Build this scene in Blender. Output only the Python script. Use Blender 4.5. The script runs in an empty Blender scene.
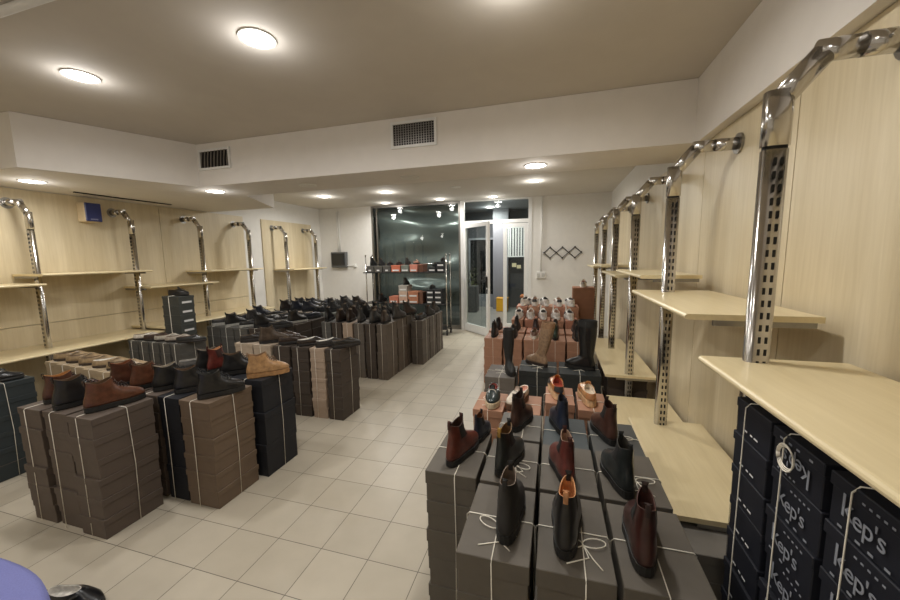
import bpy, bmesh, math, random
from mathutils import Vector, Matrix
random.seed(7)
sc = bpy.context.scene
COL = sc.collection
PI = math.pi
def lin(c):
    return tuple((x/255/12.92 if x/255 <= .04045 else ((x/255+.055)/1.055)**2.4) for x in c)

# ------------------------------------------------------------------ materials
MATS = {}
def nodes_of(name):
    m = bpy.data.materials.new(name); m.use_nodes = True
    nt = m.node_tree; b = nt.nodes['Principled BSDF']
    return m, nt, b
def plain(name, rgb, rough=.5, metal=0., var=.06, scale=30., bump=0., spec=.5, stretch=(1,1,1), coat=0.):
    """a principled surface with a little noise in colour and relief"""
    if name in MATS: return MATS[name]
    m, nt, b = nodes_of(name)
    c = lin(rgb)
    tc = nt.nodes.new('ShaderNodeTexCoord'); mp = nt.nodes.new('ShaderNodeMapping')
    mp.inputs['Scale'].default_value = stretch
    nz = nt.nodes.new('ShaderNodeTexNoise'); nz.inputs['Scale'].default_value = scale; nz.inputs['Detail'].default_value = 4
    nt.links.new(tc.outputs['Object'], mp.inputs['Vector']); nt.links.new(mp.outputs['Vector'], nz.inputs['Vector'])
    cr = nt.nodes.new('ShaderNodeValToRGB')
    cr.color_ramp.elements[0].position = .3; cr.color_ramp.elements[1].position = .7
    cr.color_ramp.elements[0].color = tuple(x*(1-var) for x in c)+(1,)
    cr.color_ramp.elements[1].color = tuple(min(1, x*(1+var)) for x in c)+(1,)
    nt.links.new(nz.outputs['Fac'], cr.inputs['Fac']); nt.links.new(cr.outputs['Color'], b.inputs['Base Color'])
    b.inputs['Roughness'].default_value = rough; b.inputs['Metallic'].default_value = metal
    b.inputs['Specular IOR Level'].default_value = spec
    if coat: b.inputs['Coat Weight'].default_value = coat; b.inputs['Coat Roughness'].default_value = .15
    if bump:
        bp = nt.nodes.new('ShaderNodeBump'); bp.inputs['Strength'].default_value = bump; bp.inputs['Distance'].default_value = .01
        nt.links.new(nz.outputs['Fac'], bp.inputs['Height']); nt.links.new(bp.outputs['Normal'], b.inputs['Normal'])
    MATS[name] = m
    return m
def glow(name, rgb, s):
    m, nt, b = nodes_of(name)
    b.inputs['Base Color'].default_value = lin(rgb)+(1,)
    b.inputs['Emission Color'].default_value = lin(rgb)+(1,); b.inputs['Emission Strength'].default_value = s
    MATS[name] = m; return m
def glass(name, tint, refl=1.):
    m, nt, b = nodes_of(name); nt.nodes.remove(b)
    out = nt.nodes['Material Output']
    tr = nt.nodes.new('ShaderNodeBsdfTransparent'); tr.inputs['Color'].default_value = lin(tint)+(1,)
    gl = nt.nodes.new('ShaderNodeBsdfGlossy'); gl.inputs['Roughness'].default_value = .02
    fr = nt.nodes.new('ShaderNodeFresnel'); fr.inputs['IOR'].default_value = 1.5
    mu = nt.nodes.new('ShaderNodeMath'); mu.operation = 'MULTIPLY'; mu.inputs[1].default_value = refl
    mx = nt.nodes.new('ShaderNodeMixShader')
    ge = nt.nodes.new('ShaderNodeNewGeometry'); iv = nt.nodes.new('ShaderNodeMath'); iv.operation = 'SUBTRACT'; iv.inputs[0].default_value = 1
    m2 = nt.nodes.new('ShaderNodeMath'); m2.operation = 'MULTIPLY'
    nt.links.new(ge.outputs['Backfacing'], iv.inputs[1]); nt.links.new(fr.outputs[0], mu.inputs[0])
    nt.links.new(mu.outputs[0], m2.inputs[0]); nt.links.new(iv.outputs[0], m2.inputs[1]); nt.links.new(m2.outputs[0], mx.inputs[0])
    nt.links.new(tr.outputs[0], mx.inputs[1]); nt.links.new(gl.outputs[0], mx.inputs[2])
    nt.links.new(mx.outputs[0], out.inputs['Surface'])
    MATS[name] = m; return m
def tile_mat():
    m, nt, b = nodes_of('floor_tiles')
    S = .2859
    tc = nt.nodes.new('ShaderNodeTexCoord'); mp = nt.nodes.new('ShaderNodeMapping')
    mp.inputs['Location'].default_value = (1.7837, -1.5358, 0)
    br = nt.nodes.new('ShaderNodeTexBrick'); br.offset = 0; br.squash = 1
    br.inputs['Scale'].default_value = 1; br.inputs['Brick Width'].default_value = S; br.inputs['Row Height'].default_value = S
    br.inputs['Mortar Size'].default_value = .0022; br.inputs['Mortar Smooth'].default_value = .3; br.inputs['Bias'].default_value = 0
    br.inputs['Color1'].default_value = lin((178,169,152))+(1,); br.inputs['Color2'].default_value = lin((188,179,162))+(1,)
    br.inputs['Mortar'].default_value = lin((98,92,82))+(1,)
    nz = nt.nodes.new('ShaderNodeTexNoise'); nz.inputs['Scale'].default_value = 5; nz.inputs['Detail'].default_value = 8
    mx = nt.nodes.new('ShaderNodeMixRGB'); mx.blend_type = 'MULTIPLY'; mx.inputs[0].default_value = .35
    cr = nt.nodes.new('ShaderNodeValToRGB'); cr.color_ramp.elements[0].position = .3; cr.color_ramp.elements[1].position = .75
    cr.color_ramp.elements[0].color = (.72,.71,.69,1)
    nt.links.new(tc.outputs['Object'], mp.inputs['Vector']); nt.links.new(mp.outputs['Vector'], br.inputs['Vector'])
    nt.links.new(tc.outputs['Object'], nz.inputs['Vector']); nt.links.new(nz.outputs['Fac'], cr.inputs['Fac'])
    nt.links.new(br.outputs['Color'], mx.inputs[1]); nt.links.new(cr.outputs['Color'], mx.inputs[2])
    nt.links.new(mx.outputs[0], b.inputs['Base Color'])
    b.inputs['Roughness'].default_value = .38
    bp = nt.nodes.new('ShaderNodeBump'); bp.invert = True; bp.inputs['Strength'].default_value = .3; bp.inputs['Distance'].default_value = .003
    nt.links.new(br.outputs['Fac'], bp.inputs['Height']); nt.links.new(bp.outputs['Normal'], b.inputs['Normal'])
    return m
def wood_mat(name, a, c, rough, axis):
    """pale laminated maple: broad soft bands plus fine grain running along one axis"""
    m, nt, b = nodes_of(name)
    tc = nt.nodes.new('ShaderNodeTexCoord')
    def noise(k, scale):
        mp = nt.nodes.new('ShaderNodeMapping'); s = [k, k, k]; s[axis] = k*.06
        mp.inputs['Scale'].default_value = s
        nz = nt.nodes.new('ShaderNodeTexNoise'); nz.inputs['Scale'].default_value = scale; nz.inputs['Detail'].default_value = 5
        nz.inputs['Distortion'].default_value = .6
        nt.links.new(tc.outputs['Object'], mp.inputs['Vector']); nt.links.new(mp.outputs['Vector'], nz.inputs['Vector'])
        return nz
    n1 = noise(1, 5.); n2 = noise(1, 60.)
    mt = nt.nodes.new('ShaderNodeMixRGB'); mt.inputs[0].default_value = .35
    nt.links.new(n1.outputs['Fac'], mt.inputs[1]); nt.links.new(n2.outputs['Fac'], mt.inputs[2])
    cr = nt.nodes.new('ShaderNodeValToRGB')
    cr.color_ramp.elements[0].position = .3; cr.color_ramp.elements[0].color = lin(a)+(1,)
    cr.color_ramp.elements[1].position = .7; cr.color_ramp.elements[1].color = lin(c)+(1,)
    nt.links.new(mt.outputs[0], cr.inputs['Fac']); nt.links.new(cr.outputs['Color'], b.inputs['Base Color'])
    b.inputs['Roughness'].default_value = rough
    MATS[name] = m; return m

M_FLOOR = tile_mat()
M_WALL = plain('white_plaster', (226,224,219), .8, var=.02, scale=12, bump=.03)
M_CEIL = plain('ceiling_paint', (202,195,185), .85, var=.02, scale=6)
M_BACKCEIL = plain('back_ceiling_paint', (206,201,192), .85, var=.02, scale=6)
M_PANEL = wood_mat('maple_panel', (198,182,148), (224,211,182), .42, 2)
M_SHELF = wood_mat('maple_shelf', (210,193,152), (231,216,178), .3, 1)
M_CHROME = plain('chrome', (196,193,189), .18, 1., var=.02)
M_STEEL = plain('brushed_steel', (150,147,142), .35, 1., var=.05)
M_SLOT = plain('slot_dark', (18,17,16), .8)
M_BLACKMETAL = plain('black_metal', (22,22,22), .4)
M_ALU = plain('white_aluminium', (226,226,224), .35, var=.02)
M_GLASS = glass('clear_glass', (235,240,238), 1.3)
M_STRING = plain('white_string', (232,226,212), .8)
M_LAMP = glow('lamp_lit', (255,250,240), 14.)
M_LAMPOFF = plain('lamp_unlit', (225,222,214), .4)
M_WHITE = plain('white_plastic', (230,229,225), .4, var=.01)
M_LOGO = plain('logo_grey', (132,136,145), .5)
M_DASH = plain('label_white', (215,215,215), .6)
M_GREY_OUT = plain('passage_grey', (120,124,128), .6)

def box_mat(c): return plain('card_%d_%d_%d' % c, c, .62, var=.07, scale=14, bump=.02, spec=.35)
def leather(c, rough=.33): return plain('leather_%d_%d_%d' % c, c, rough, var=.28, scale=38, bump=.05)

# ------------------------------------------------------------------ mesh helpers
def mesh_of(bm, mat, name, smooth=False):
    me = bpy.data.meshes.new(name); bm.normal_update(); bm.to_mesh(me); bm.free()
    for m in (mat if isinstance(mat, (list, tuple)) else [mat]): me.materials.append(m)
    if smooth:
        for p in me.polygons: p.use_smooth = len(p.vertices) <= 4
    return me
def link(name, me, parent=None, loc=(0,0,0), rot=(0,0,0)):
    o = bpy.data.objects.new(name, me); COL.objects.link(o)
    o.location = loc; o.rotation_euler = rot
    if parent is not None: o.parent = parent
    return o
def tag(o, label, cat, group=None):
    o['label'] = label; o['category'] = cat
    if group: o['group'] = group
    return o
def empty(name, loc, rz=0, label=None, cat=None, group=None):
    o = bpy.data.objects.new(name, None); COL.objects.link(o); o.empty_display_size = .05
    o.location = loc; o.rotation_euler = (0,0,rz)
    if label: tag(o, label, cat, group)
    return o
def add_box(bm, x0, x1, y0, y1, z0, z1, bev=0., mi=0, seg=1):
    vs = [bm.verts.new(p) for p in ((x0,y0,z0),(x1,y0,z0),(x1,y1,z0),(x0,y1,z0),(x0,y0,z1),(x1,y0,z1),(x1,y1,z1),(x0,y1,z1))]
    fs = [bm.faces.new([vs[i] for i in f]) for f in ((0,3,2,1),(4,5,6,7),(0,1,5,4),(1,2,6,5),(2,3,7,6),(3,0,4,7))]
    for f in fs: f.material_index = mi
    if bev:
        es = list({e for f in fs for e in f.edges})
        bmesh.ops.bevel(bm, geom=es, offset=bev, segments=seg, profile=.6, affect='EDGES')
def boxm(name, mat, *a, **k):
    bm = bmesh.new(); add_box(bm, *a, **k); return mesh_of(bm, mat, name)
def add_tube(bm, pts, r, n=6, cap=True, flat=None, up=None, mi=0):
    """sweep a circle (or an ellipse: flat=(ra, rb) with rb along `up`) along points"""
    pts = [Vector(p) for p in pts]; rings = []
    for i, p in enumerate(pts):
        a = pts[i-1] if i else None; c = pts[i+1] if i < len(pts)-1 else None
        t = ((p-a).normalized() if a else Vector()) + ((c-p).normalized() if c else Vector())
        t.normalize()
        u = Vector(up) if up else (Vector((0,0,1)) if abs(t.z) < .9 else Vector((0,1,0)))
        s = t.cross(u).normalized(); w = s.cross(t).normalized()
        k = 1.
        if a and c:
            d = (p-a).normalized().dot(t); k = 1/max(.5, d)
        ra, rb = flat if flat else (r, r)
        if flat: pass
        ring = []
        for j in range(n):
            th = 2*PI*j/n
            ring.append(bm.verts.new(p + s*(ra*math.cos(th)*(k if flat else 1)) + w*(rb*math.sin(th))))
        rings.append(ring)
    for i in range(len(rings)-1):
        for j in range(n):
            f = bm.faces.new((rings[i][j], rings[i][(j+1)%n], rings[i+1][(j+1)%n], rings[i+1][j])); f.material_index = mi
    if cap:
        bm.faces.new(list(reversed(rings[0]))).material_index = mi; bm.faces.new(rings[-1]).material_index = mi
def add_disc(bm, cx, cy, z0, z1, r0, r1=None, n=32, mi=0):
    r1 = r0 if r1 is None else r1
    a = [bm.verts.new((cx+r0*math.cos(2*PI*i/n), cy+r0*math.sin(2*PI*i/n), z0)) for i in range(n)]
    b = [bm.verts.new((cx+r1*math.cos(2*PI*i/n), cy+r1*math.sin(2*PI*i/n), z1)) for i in range(n)]
    for i in range(n): bm.faces.new((a[i], a[(i+1)%n], b[(i+1)%n], b[i])).material_index = mi
    bm.faces.new(list(reversed(a))).material_index = mi; bm.faces.new(b).material_index = mi
def add_ring(bm, cx, cy, z0, z1, ri, ro, n=32):
    q = []
    for r, z in ((ri,z1),(ro,z1),(ro,z0),(ri,z0)):
        q.append([bm.verts.new((cx+r*math.cos(2*PI*i/n), cy+r*math.sin(2*PI*i/n), z)) for i in range(n)])
    for k in range(4):
        for i in range(n): bm.faces.new((q[k][i], q[(k+1)%4][i], q[(k+1)%4][(i+1)%n], q[k][(i+1)%n]))
    bmesh.ops.recalc_face_normals(bm, faces=bm.faces[:])
def add_prism(bm, poly, z0, z1):
    a = [bm.verts.new((x,y,z0)) for x,y in poly]; b = [bm.verts.new((x,y,z1)) for x,y in poly]; n = len(poly)
    for i in range(n): bm.faces.new((a[i], a[(i+1)%n], b[(i+1)%n], b[i]))
    bm.faces.new(list(reversed(a))); bm.faces.new(b)
    bmesh.ops.recalc_face_normals(bm, faces=bm.faces[:])
def struct(name, me, loc=(0,0,0)):
    o = link(name, me, None, loc); o['kind'] = 'structure'; return o

# ------------------------------------------------------------------ camera
cam = bpy.data.cameras.new('camera'); co = bpy.data.objects.new('camera', cam); COL.objects.link(co); sc.camera = co
cam.sensor_width = 36; cam.lens = 358.85/900*36; cam.clip_start = .02
yaw, pitch, roll = -.2824, -.1212, -.0161
cy_, sy_, cp_, sp_ = math.cos(yaw), math.sin(yaw), math.cos(pitch), math.sin(pitch)
fw = Vector((sy_*cp_, cy_*cp_, sp_)); rt = Vector((cy_, -sy_, 0)); up = rt.cross(fw)
r2 = rt*math.cos(roll)+up*math.sin(roll); u2 = -rt*math.sin(roll)+up*math.cos(roll)
co.matrix_world = Matrix(((r2.x,u2.x,-fw.x,0),(r2.y,u2.y,-fw.y,0),(r2.z,u2.z,-fw.z,1.6),(0,0,0,1)))

# ------------------------------------------------------------------ room shell
XL, XR, YB, YF, ZC, ZB, ZS = -5.38, 1.02, 7.5, -2.6, 2.8, 2.75, 2.37
struct('floor', boxm('floor', M_FLOOR, XL-.1, XR+.1, YF-.1, YB+.12, -.1, 0))
struct('ceiling', boxm('ceiling', M_CEIL, XL-.1, XR+.1, YF-.1, 3.3, ZC, ZC+.1))
struct('ceiling', boxm('ceiling_back', M_BACKCEIL, XL-.1, XR+.1, 3.3, YB+.12, ZB, ZB+.1))
struct('wall_left', boxm('wall_left', M_WALL, XL-.1, XL, YF-.1, YB+.12, 0, ZC))
struct('wall_right', boxm('wall_right', M_WALL, XR, XR+.1, YF-.1, YB+.12, 0, ZC))
struct('wall_front', boxm('wall_front', M_WALL, XL, XR, YF-.1, YF, 0, ZC))
GX0, GX1, DX1 = -4.02, -1.92, -.44          # glass wall, door bay
bm = bmesh.new()
add_box(bm, XL, GX0, YB, YB+.12, 0, ZB); add_box(bm, DX1, XR, YB, YB+.12, 0, ZB)
struct('wall_back', mesh_of(bm, M_WALL, 'wall_back'))
# dropped beam with the slanted soffit on the left
bm = bmesh.new()
add_prism(bm, [(XL,1.92),(-4.17,1.92),(-3.61,3.03),(XR,3.03),(XR,3.63),(-3.61,3.63),(-4.09,4.62),(XL,4.62)], ZS, ZC-.002)
struct('trim_1', mesh_of(bm, M_CEIL if False else plain('soffit_paint', (226,221,215), .8, var=.02, scale=8), 'trim_beam'))
struct('trim_2', boxm('trim_soffit_right', MATS['soffit_paint'], .94, XR, YF, 3.03, ZS-.01, ZC-.002))
# maple wall cladding: separate boards with fine dark joints
def cladding(name, x0, x1, edges, zs, z0, z1):
    bm = bmesh.new()
    for a, b in zip(edges[:-1], edges[1:]):
        for c, d in zip(zs[:-1], zs[1:]): add_box(bm, x0, x1, a+.003, b-.003, c+.003, d-.003)
    return struct(name, mesh_of(bm, M_PANEL, name))
cladding('trim_3', XR-.02, XR-.0005, [-2.5,-1.5,-.4,.72,1.98,3.0,3.98,5.0,6.0,7.2], [.0,2.36], 0, 0)
cladding('trim_4', XL+.0005, XL+.022, [-2.5,-1.2,.2,1.5,3.83,5.26], [0,.94,2.365], 0, 0)
cladding('trim_5', XL+.0005, XL+.022, [5.68,7.14], [0,2.36], 0, 0)
struct('trim_6', boxm('trim_rail', plain('dark_slot',(30,29,28),.6), -5.085, -5.06, 2.75, 3.8, ZS-.012, ZS-.0005))
for n, (x0,x1,y0,y1) in enumerate(((XL,XR,YF,YF+.012),)):
    struct('baseboard_front', boxm('baseboard', M_WALL, x0, x1, y0, y1, 0, .08))

# ------------------------------------------------------------------ shopfront: glass wall, transom and doors
def frame_rect(bm, x0, x1, z0, z1, y0, y1, t, tb=None):
    tb = tb or t
    add_box(bm, x0, x0+t, y0, y1, z0, z1); add_box(bm, x1-t, x1, y0, y1, z0, z1)
    add_box(bm, x0+t, x1-t, y0, y1, z1-t, z1); add_box(bm, x0+t, x1-t, y0, y1, z0, z0+tb)
bm = bmesh.new(); frame_rect(bm, GX0, GX1, 0, ZB, YB+.01, YB+.06, .045, .09)
add_box(bm, -3.9, -3.87, YB+.015, YB+.055, .09, ZB-.045)
w1 = struct('window_1', mesh_of(bm, M_STEEL, 'window_frame'))
link('glass_pane', boxm('glass_pane', M_GLASS, GX0+.045, GX1-.045, YB+.03, YB+.038, .09, ZB-.045), w1)
# white post and transom over the doors
bm = bmesh.new(); add_box(bm, GX1, GX1+.085, YB-.01, YB+.07, 0, ZB); add_box(bm, DX1-.07, DX1, YB-.01, YB+.07, 0, ZB)
add_box(bm, GX1+.085, DX1-.07, YB, YB+.06, 2.26, 2.33); add_box(bm, GX1+.085, DX1-.07, YB, YB+.06, ZB-.03, ZB)
w2 = struct('window_2', mesh_of(bm, M_ALU, 'transom_frame'))
link('glass_pane', boxm('transom_pane', M_GLASS, GX1+.085, DX1-.07, YB+.026, YB+.034, 2.33, ZB-.03), w2)
def door(name, w, loc, rz):
    bm = bmesh.new(); frame_rect(bm, 0, w, .012, 2.25, -.022, .022, .075, .16)
    d = struct(name, mesh_of(bm, M_ALU, 'door_frame'), loc); d.rotation_euler = (0,0,rz)
    link('glass_pane', boxm('door_pane', M_GLASS, .075, w-.075, -.004, .004, .172, 2.175), d)
    return d
d1 = door('door_1', .86, (GX1+.09, YB-.025, 0), math.radians(-43))
bm = bmesh.new(); add_box(bm, .80, .84, -.05, -.023, .98, 1.2, .006); add_tube(bm, [(.82,-.05,1.12),(.82,-.085,1.12),(.73,-.085,1.12)], .01, 8)
link('door_handle', mesh_of(bm, M_BLACKMETAL, 'door_handle'), d1)
bm = bmesh.new(); add_box(bm, .802, .838, -.034, -.023, .86, .95, .004); add_disc(bm, .82, -.028, .90, .91, .008, n=10)
link('door_lock', mesh_of(bm, M_BLACKMETAL, 'door_lock'), d1)
d2 = door('door_2', .50, (DX1-.575, YB+.03, 0), 0)
bm = bmesh.new(); add_box(bm, .18, .27, -.009, -.004, 1.36, 1.44); add_box(bm, .28, .36, -.009, -.004, 1.33, 1.4)
link('notice', mesh_of(bm, plain('notice_paper', (205,205,170), .6), 'notice'), d2)
# black sheeting hung behind the glass wall
bm = bmesh.new(); nx, nz = 60, 110; g = []
rs = random.Random(3); W = [(rs.uniform(-6,3), rs.uniform(12,34), rs.uniform(0,6), rs.uniform(.016,.036)) for _ in range(6)]
for i in range(nx+1):
    row = []
    for j in range(nz+1):
        u, v = i/nx, j/nz; x = GX0+.02+u*(GX1-GX0-.04); z = .03+v*(ZB-.05)
        y = YB+.30
        for a, b, c, k in W: y += k*math.sin(a*u+b*v+c+1.5*math.sin(2.3*v+u*2+c))*(.35+.65*math.sin(3.1*u+c)**2)
        row.append(bm.verts.new((x,y,z)))
    g.append(row)
for i in range(nx):
    for j in range(nz): bm.faces.new((g[i][j],g[i+1][j],g[i+1][j+1],g[i][j+1]))
me = mesh_of(bm, plain('black_sheeting', (104,107,108), .25, var=.15, scale=2.2, spec=1.), 'black_sheeting', True)
so = link('plastic_sheet', me); md = so.modifiers.new('thick', 'SOLIDIFY'); md.thickness = .002
tag(so, 'wrinkled black plastic sheeting covering the shop window from outside', 'plastic sheet')

# the passage outside
YO = 11.2
struct('floor', boxm('floor_passage', plain('passage_floor', (120,120,114), .35, var=.1, scale=3), -6, 4, YB+.12, YO+.1, -.1, -.003))
struct('ceiling', boxm('ceiling_passage', plain('passage_ceiling', (150,154,158), .8), -6, 4, YB+.12, YO+.1, 2.95, 3.05))
bm = bmesh.new(); add_box(bm, -6, 4, YO, YO+.1, 0, 2.95); struct('wall_passage', mesh_of(bm, plain('passage_wall', (58,62,66), .5), 'wall_passage'))
struct('wall_passage_left', boxm('wpl', M_GREY_OUT, -6.1, -6, YB+.12, YO+.1, 0, 2.95)); struct('wall_passage_right', boxm('wpr', M_GREY_OUT, 4, 4.1, YB+.12, YO+.1, 0, 2.95))
struct('pillar_passage', boxm('pillar_passage', plain('pillar_grey', (112,114,118), .6), -1.75, -1.3, 10.7, 11.1, 0, 2.95))
bm = bmesh.new(); frame_rect(bm, -2.6, -1.55, 0, 2.15, YO-.08, YO-.001, .06, .4)
w3 = struct('window_3', mesh_of(bm, M_GREY_OUT, 'window_far_frame')); link('glass_pane', boxm('far_pane', plain('dark_pane', (20,23,24), .1), -2.54, -1.61, YO-.05, YO-.03, .4, 2.09), w3)
# planter, yellow bin, grating beyond the doors
t = empty('planter', (-2.6,10.1,0), 0, 'dark planter of shrubs seen through the open glass door', 'planter')
link('trough', boxm('trough', plain('trough_grey',(70,72,72),.6), -.8, .5, -.2, .2, 0, .75, bev=.01), t)
bm = bmesh.new(); rs = random.Random(11)
for k in range(420):
    p = Vector((rs.uniform(-.75,.48), rs.uniform(-.22,.22), .74+abs(rs.gauss(.18,.18)))); a = rs.uniform(0,6.28); q = rs.uniform(.3,1.2); l = rs.uniform(.04,.1)
    d = Vector((math.cos(a)*math.cos(q), math.sin(a)*math.cos(q), math.sin(q)))*l; s = d.cross(Vector((0,0,1))).normalized()*l*.25
    vs = [bm.verts.new(v) for v in (p, p+d*.5+s, p+d, p+d*.5-s)]; bm.faces.new(vs)
link('foliage', mesh_of(bm, plain('leaf_green', (70,78,34), .5, var=.4), 'foliage'), t)
t = empty('litter_bin', (-1.42,10.35,0), 0, 'low yellow box standing outside the open shop door', 'box')
link('body', boxm('bin_body', plain('bin_yellow', (212,160,30), .5), -.16, .16, -.14, .14, 0, .36, bev=.012), t)
link('lid', boxm('bin_lid', plain('bin_lid', (190,140,30), .5), -.17, .17, -.15, .15, .36, .39, bev=.008), t)
t = empty('window_grating', (-.75,10.6,1.55), 0, 'white barred grating seen through the narrow fixed door pane', 'grating')
bm = bmesh.new(); frame_rect(bm, -.55, .75, 0, .86, -.02, .02, .03); link('frame', mesh_of(bm, M_ALU, 'grating_frame'), t)
bm = bmesh.new()
for k in range(16): add_box(bm, -.5+k*.078, -.455+k*.078, -.012, .012, .03, .83)
link('bars', mesh_of(bm, M_ALU, 'grating_bars'), t)
t = empty('bench', (-.3,10.3,0), 0, 'dark outdoor bench with orange seat beyond the fixed door pane', 'bench')
link('seat', boxm('bench_seat', plain('bench_orange',(190,110,60),.5), -.6, .6, -.2, .2, .42, .48, bev=.01), t)
for k in (-.5,.5): link('leg', boxm('bench_leg', M_BLACKMETAL, k-.03, k+.03, -.18, .18, 0, .42), t)

# ------------------------------------------------------------------ ceiling lamps
def lamp(x, y, z, lit, label, r=.086, energy=None, warm=(1,.975,.93), group='round ceiling downlights'):
    t = empty('ceiling_light', (x,y,z), 0, label, 'ceiling light', group)
    bm = bmesh.new(); add_ring(bm, 0, 0, -.007, -.0005, r, r+.009, 36); link('rim', mesh_of(bm, M_WHITE, 'lamp_rim'), t)
    bm = bmesh.new(); add_disc(bm, 0, 0, -.0065, -.001, r, n=36); link('diffuser', mesh_of(bm, M_LAMP if lit else M_LAMPOFF, 'lamp_diffuser'), t)
    if lit:
        L = bpy.data.lights.new('downlight', 'AREA'); L.shape = 'DISK'; L.size = r*1.8; L.energy = energy; L.color = warm
        L.spread = math.radians(170)
        o = bpy.data.objects.new('downlight', L); COL.objects.link(o); o.parent = t; o.location = (0,0,-.02)
        L.energy = energy*.9
        Q = bpy.data.lights.new('side_glow', 'POINT'); Q.energy = energy*.2; Q.color = warm; Q.shadow_soft_size = .05
        q = bpy.data.objects.new('side_glow', Q); COL.objects.link(q); q.parent = t; q.location = (0,0,-.09)
EN = 10.5
C_, W_ = (1,.985,.97), (1,.97,.92)
lamp(-2.97,1.73,ZC,1,'lit round downlight in the high ceiling, nearer the left soffit',energy=EN,warm=C_)
lamp(-1.58,1.75,ZC,1,'large lit round downlight in the high ceiling, in front of the mesh vent',energy=EN,warm=C_)
for x, y in ((-.2,1.72),(-2.97,.1),(-1.58,.1),(-.2,.1),(-2.97,-1.5),(-1.58,-1.5),(-.2,-1.5),(-4.4,.1),(-4.4,-1.5)):
    lamp(x,y,ZC,1,'lit round downlight in the high ceiling over the camera side',energy=EN*(.35 if y < -1 else (1.35 if y > 1 else (.3 if x > -1 else .7))),warm=W_)
lamp(-4.76,2.28,ZS,1,'lit round downlight under the left soffit above the chrome post',energy=EN*.55)
lamp(-3.67,3.26,ZS,1,'lit round downlight under the beam below the slatted vent',energy=EN*.55)
lamp(-2.51,3.34,ZS,0,'unlit round lamp under the beam, nearer the slatted vent',r=.08)
lamp(-1.36,3.36,ZS,0,'unlit round lamp under the beam, right of the mesh vent',r=.08)
lamp(-.17,3.3,ZS,1,'lit round downlight under the beam near the right wall',energy=EN*.55)
lamp(-4.17,6.0,ZB,1,'lit round downlight in the back ceiling over the fuse box corner',r=.085,energy=EN*1.7)
lamp(-2.89,6.0,ZB,1,'lit round downlight in the back ceiling before the black sheeting, nearer of two',r=.085,energy=EN*1.7)
lamp(-3.47,7.15,ZB,1,'lit round downlight close to the black sheeting, left of its top middle',r=.075,energy=EN*1.1)
lamp(-2.23,7.09,ZB,1,'lit round downlight close to the black sheeting at its right top',r=.085,energy=EN*1.1)
lamp(-1.18,7.2,ZB,1,'lit round downlight in the back ceiling just before the transom',r=.085,energy=EN*1.0)
lamp(-1.6,5.98,ZB,0,'unlit round lamp in the back ceiling before the white door post',r=.07)
lamp(-.32,5.95,ZB,1,'small lit round downlight in the back ceiling before the coat rack wall',r=.07,energy=EN*1.5)
lamp(-1.25,8.9,2.95,1,'lit round downlight in the passage ceiling beyond the transom, nearer',r=.11,energy=48,warm=(1,.98,.95),group='passage downlights')
lamp(-1.75,10.2,2.95,1,'lit round downlight in the passage ceiling beyond the transom, farther',r=.11,energy=48,warm=(1,.98,.95),group='passage downlights')

t = empty('ceiling_conduit', (-2.9,1.19,ZC), 0, 'white cable conduit across the ceiling at the top left photo corner', 'conduit')
bm = bmesh.new(); add_tube(bm, [(-1.4,0,-.022),(1.3,0,-.022)], .02, 12); link('tube', mesh_of(bm, M_WHITE, 'conduit_tube', True), t)
for k in (-1.2,-.3,.6): link('clip', boxm('conduit_clip', M_WHITE, k-.012, k+.012, -.03, .03, -.012, -.0005), t)
# ------------------------------------------------------------------ vents, wall fittings
def vent(x0, x1, z0, z1, label, style):
    y = 3.03
    t = empty('air_vent', ((x0+x1)/2, y, z0), 0, label, 'vent'); w = (x1-x0)/2; h = z1-z0
    bm = bmesh.new(); frame_rect(bm, -w, w, 0, h, -.016, -.0005, .022); link('frame', mesh_of(bm, M_ALU, 'vent_frame'), t)
    link('backing', boxm('vent_backing', M_SLOT, -w+.022, w-.022, -.003, -.0008, .022, h-.022), t)
    bm = bmesh.new()
    if style == 'mesh':
        for k in range(1,16): xx = -w+.022+k*(2*w-.044)/16; add_box(bm, xx-.003, xx+.003, -.010, -.004, .022, h-.022)
        for k in range(1,9): zz = .022+k*(h-.044)/9; add_box(bm, -w+.022, w-.022, -.012, -.0102, zz-.0018, zz+.0018)
        link('grille', mesh_of(bm, M_STEEL, 'vent_grille'), t)
    else:
        for k in range(9):
            xx = -w+.03+k*(2*w-.07)/8.
            vs = [bm.verts.new(p) for p in ((xx-.012,-.013,.022),(xx+.002,-.013,.022),(xx+.024,-.013,h-.022),(xx+.010,-.013,h-.022),(xx-.012,-.006,.022),(xx+.002,-.006,.022),(xx+.024,-.006,h-.022),(xx+.010,-.006,h-.022))]
            for f in ((0,1,2,3),(7,6,5,4),(0,4,5,1),(1,5,6,2),(2,6,7,3),(3,7,4,0)): bm.faces.new([vs[i] for i in f])
        link('grille', mesh_of(bm, M_STEEL, 'vent_grille'), t)
vent(-1.39,-.97,2.54,2.76,'black mesh air vent with white frame in the middle of the beam','mesh')
vent(-3.58,-3.17,2.53,2.735,'slatted grey air vent at the left end of the beam','slat')
t = empty('alarm_box', (XL+.022,2.98,2.07), 0, 'small blue alarm box with beige sides high on the left wall', 'alarm box')
link('body', boxm('alarm_body', plain('alarm_beige',(214,196,165),.5), 0, .13, -.07, .085, 0, .22, bev=.008), t)
link('cover', boxm('alarm_cover', plain('alarm_blue',(34,44,104),.35), .131, .15, -.07, .085, .004, .216, bev=.006), t)
bm = bmesh.new(); add_box(bm, .1505, .153, -.03, .04, .02, .035); link('nameplate', mesh_of(bm, plain('plate_grey',(120,125,160),.5), 'nameplate'), t)
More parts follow.
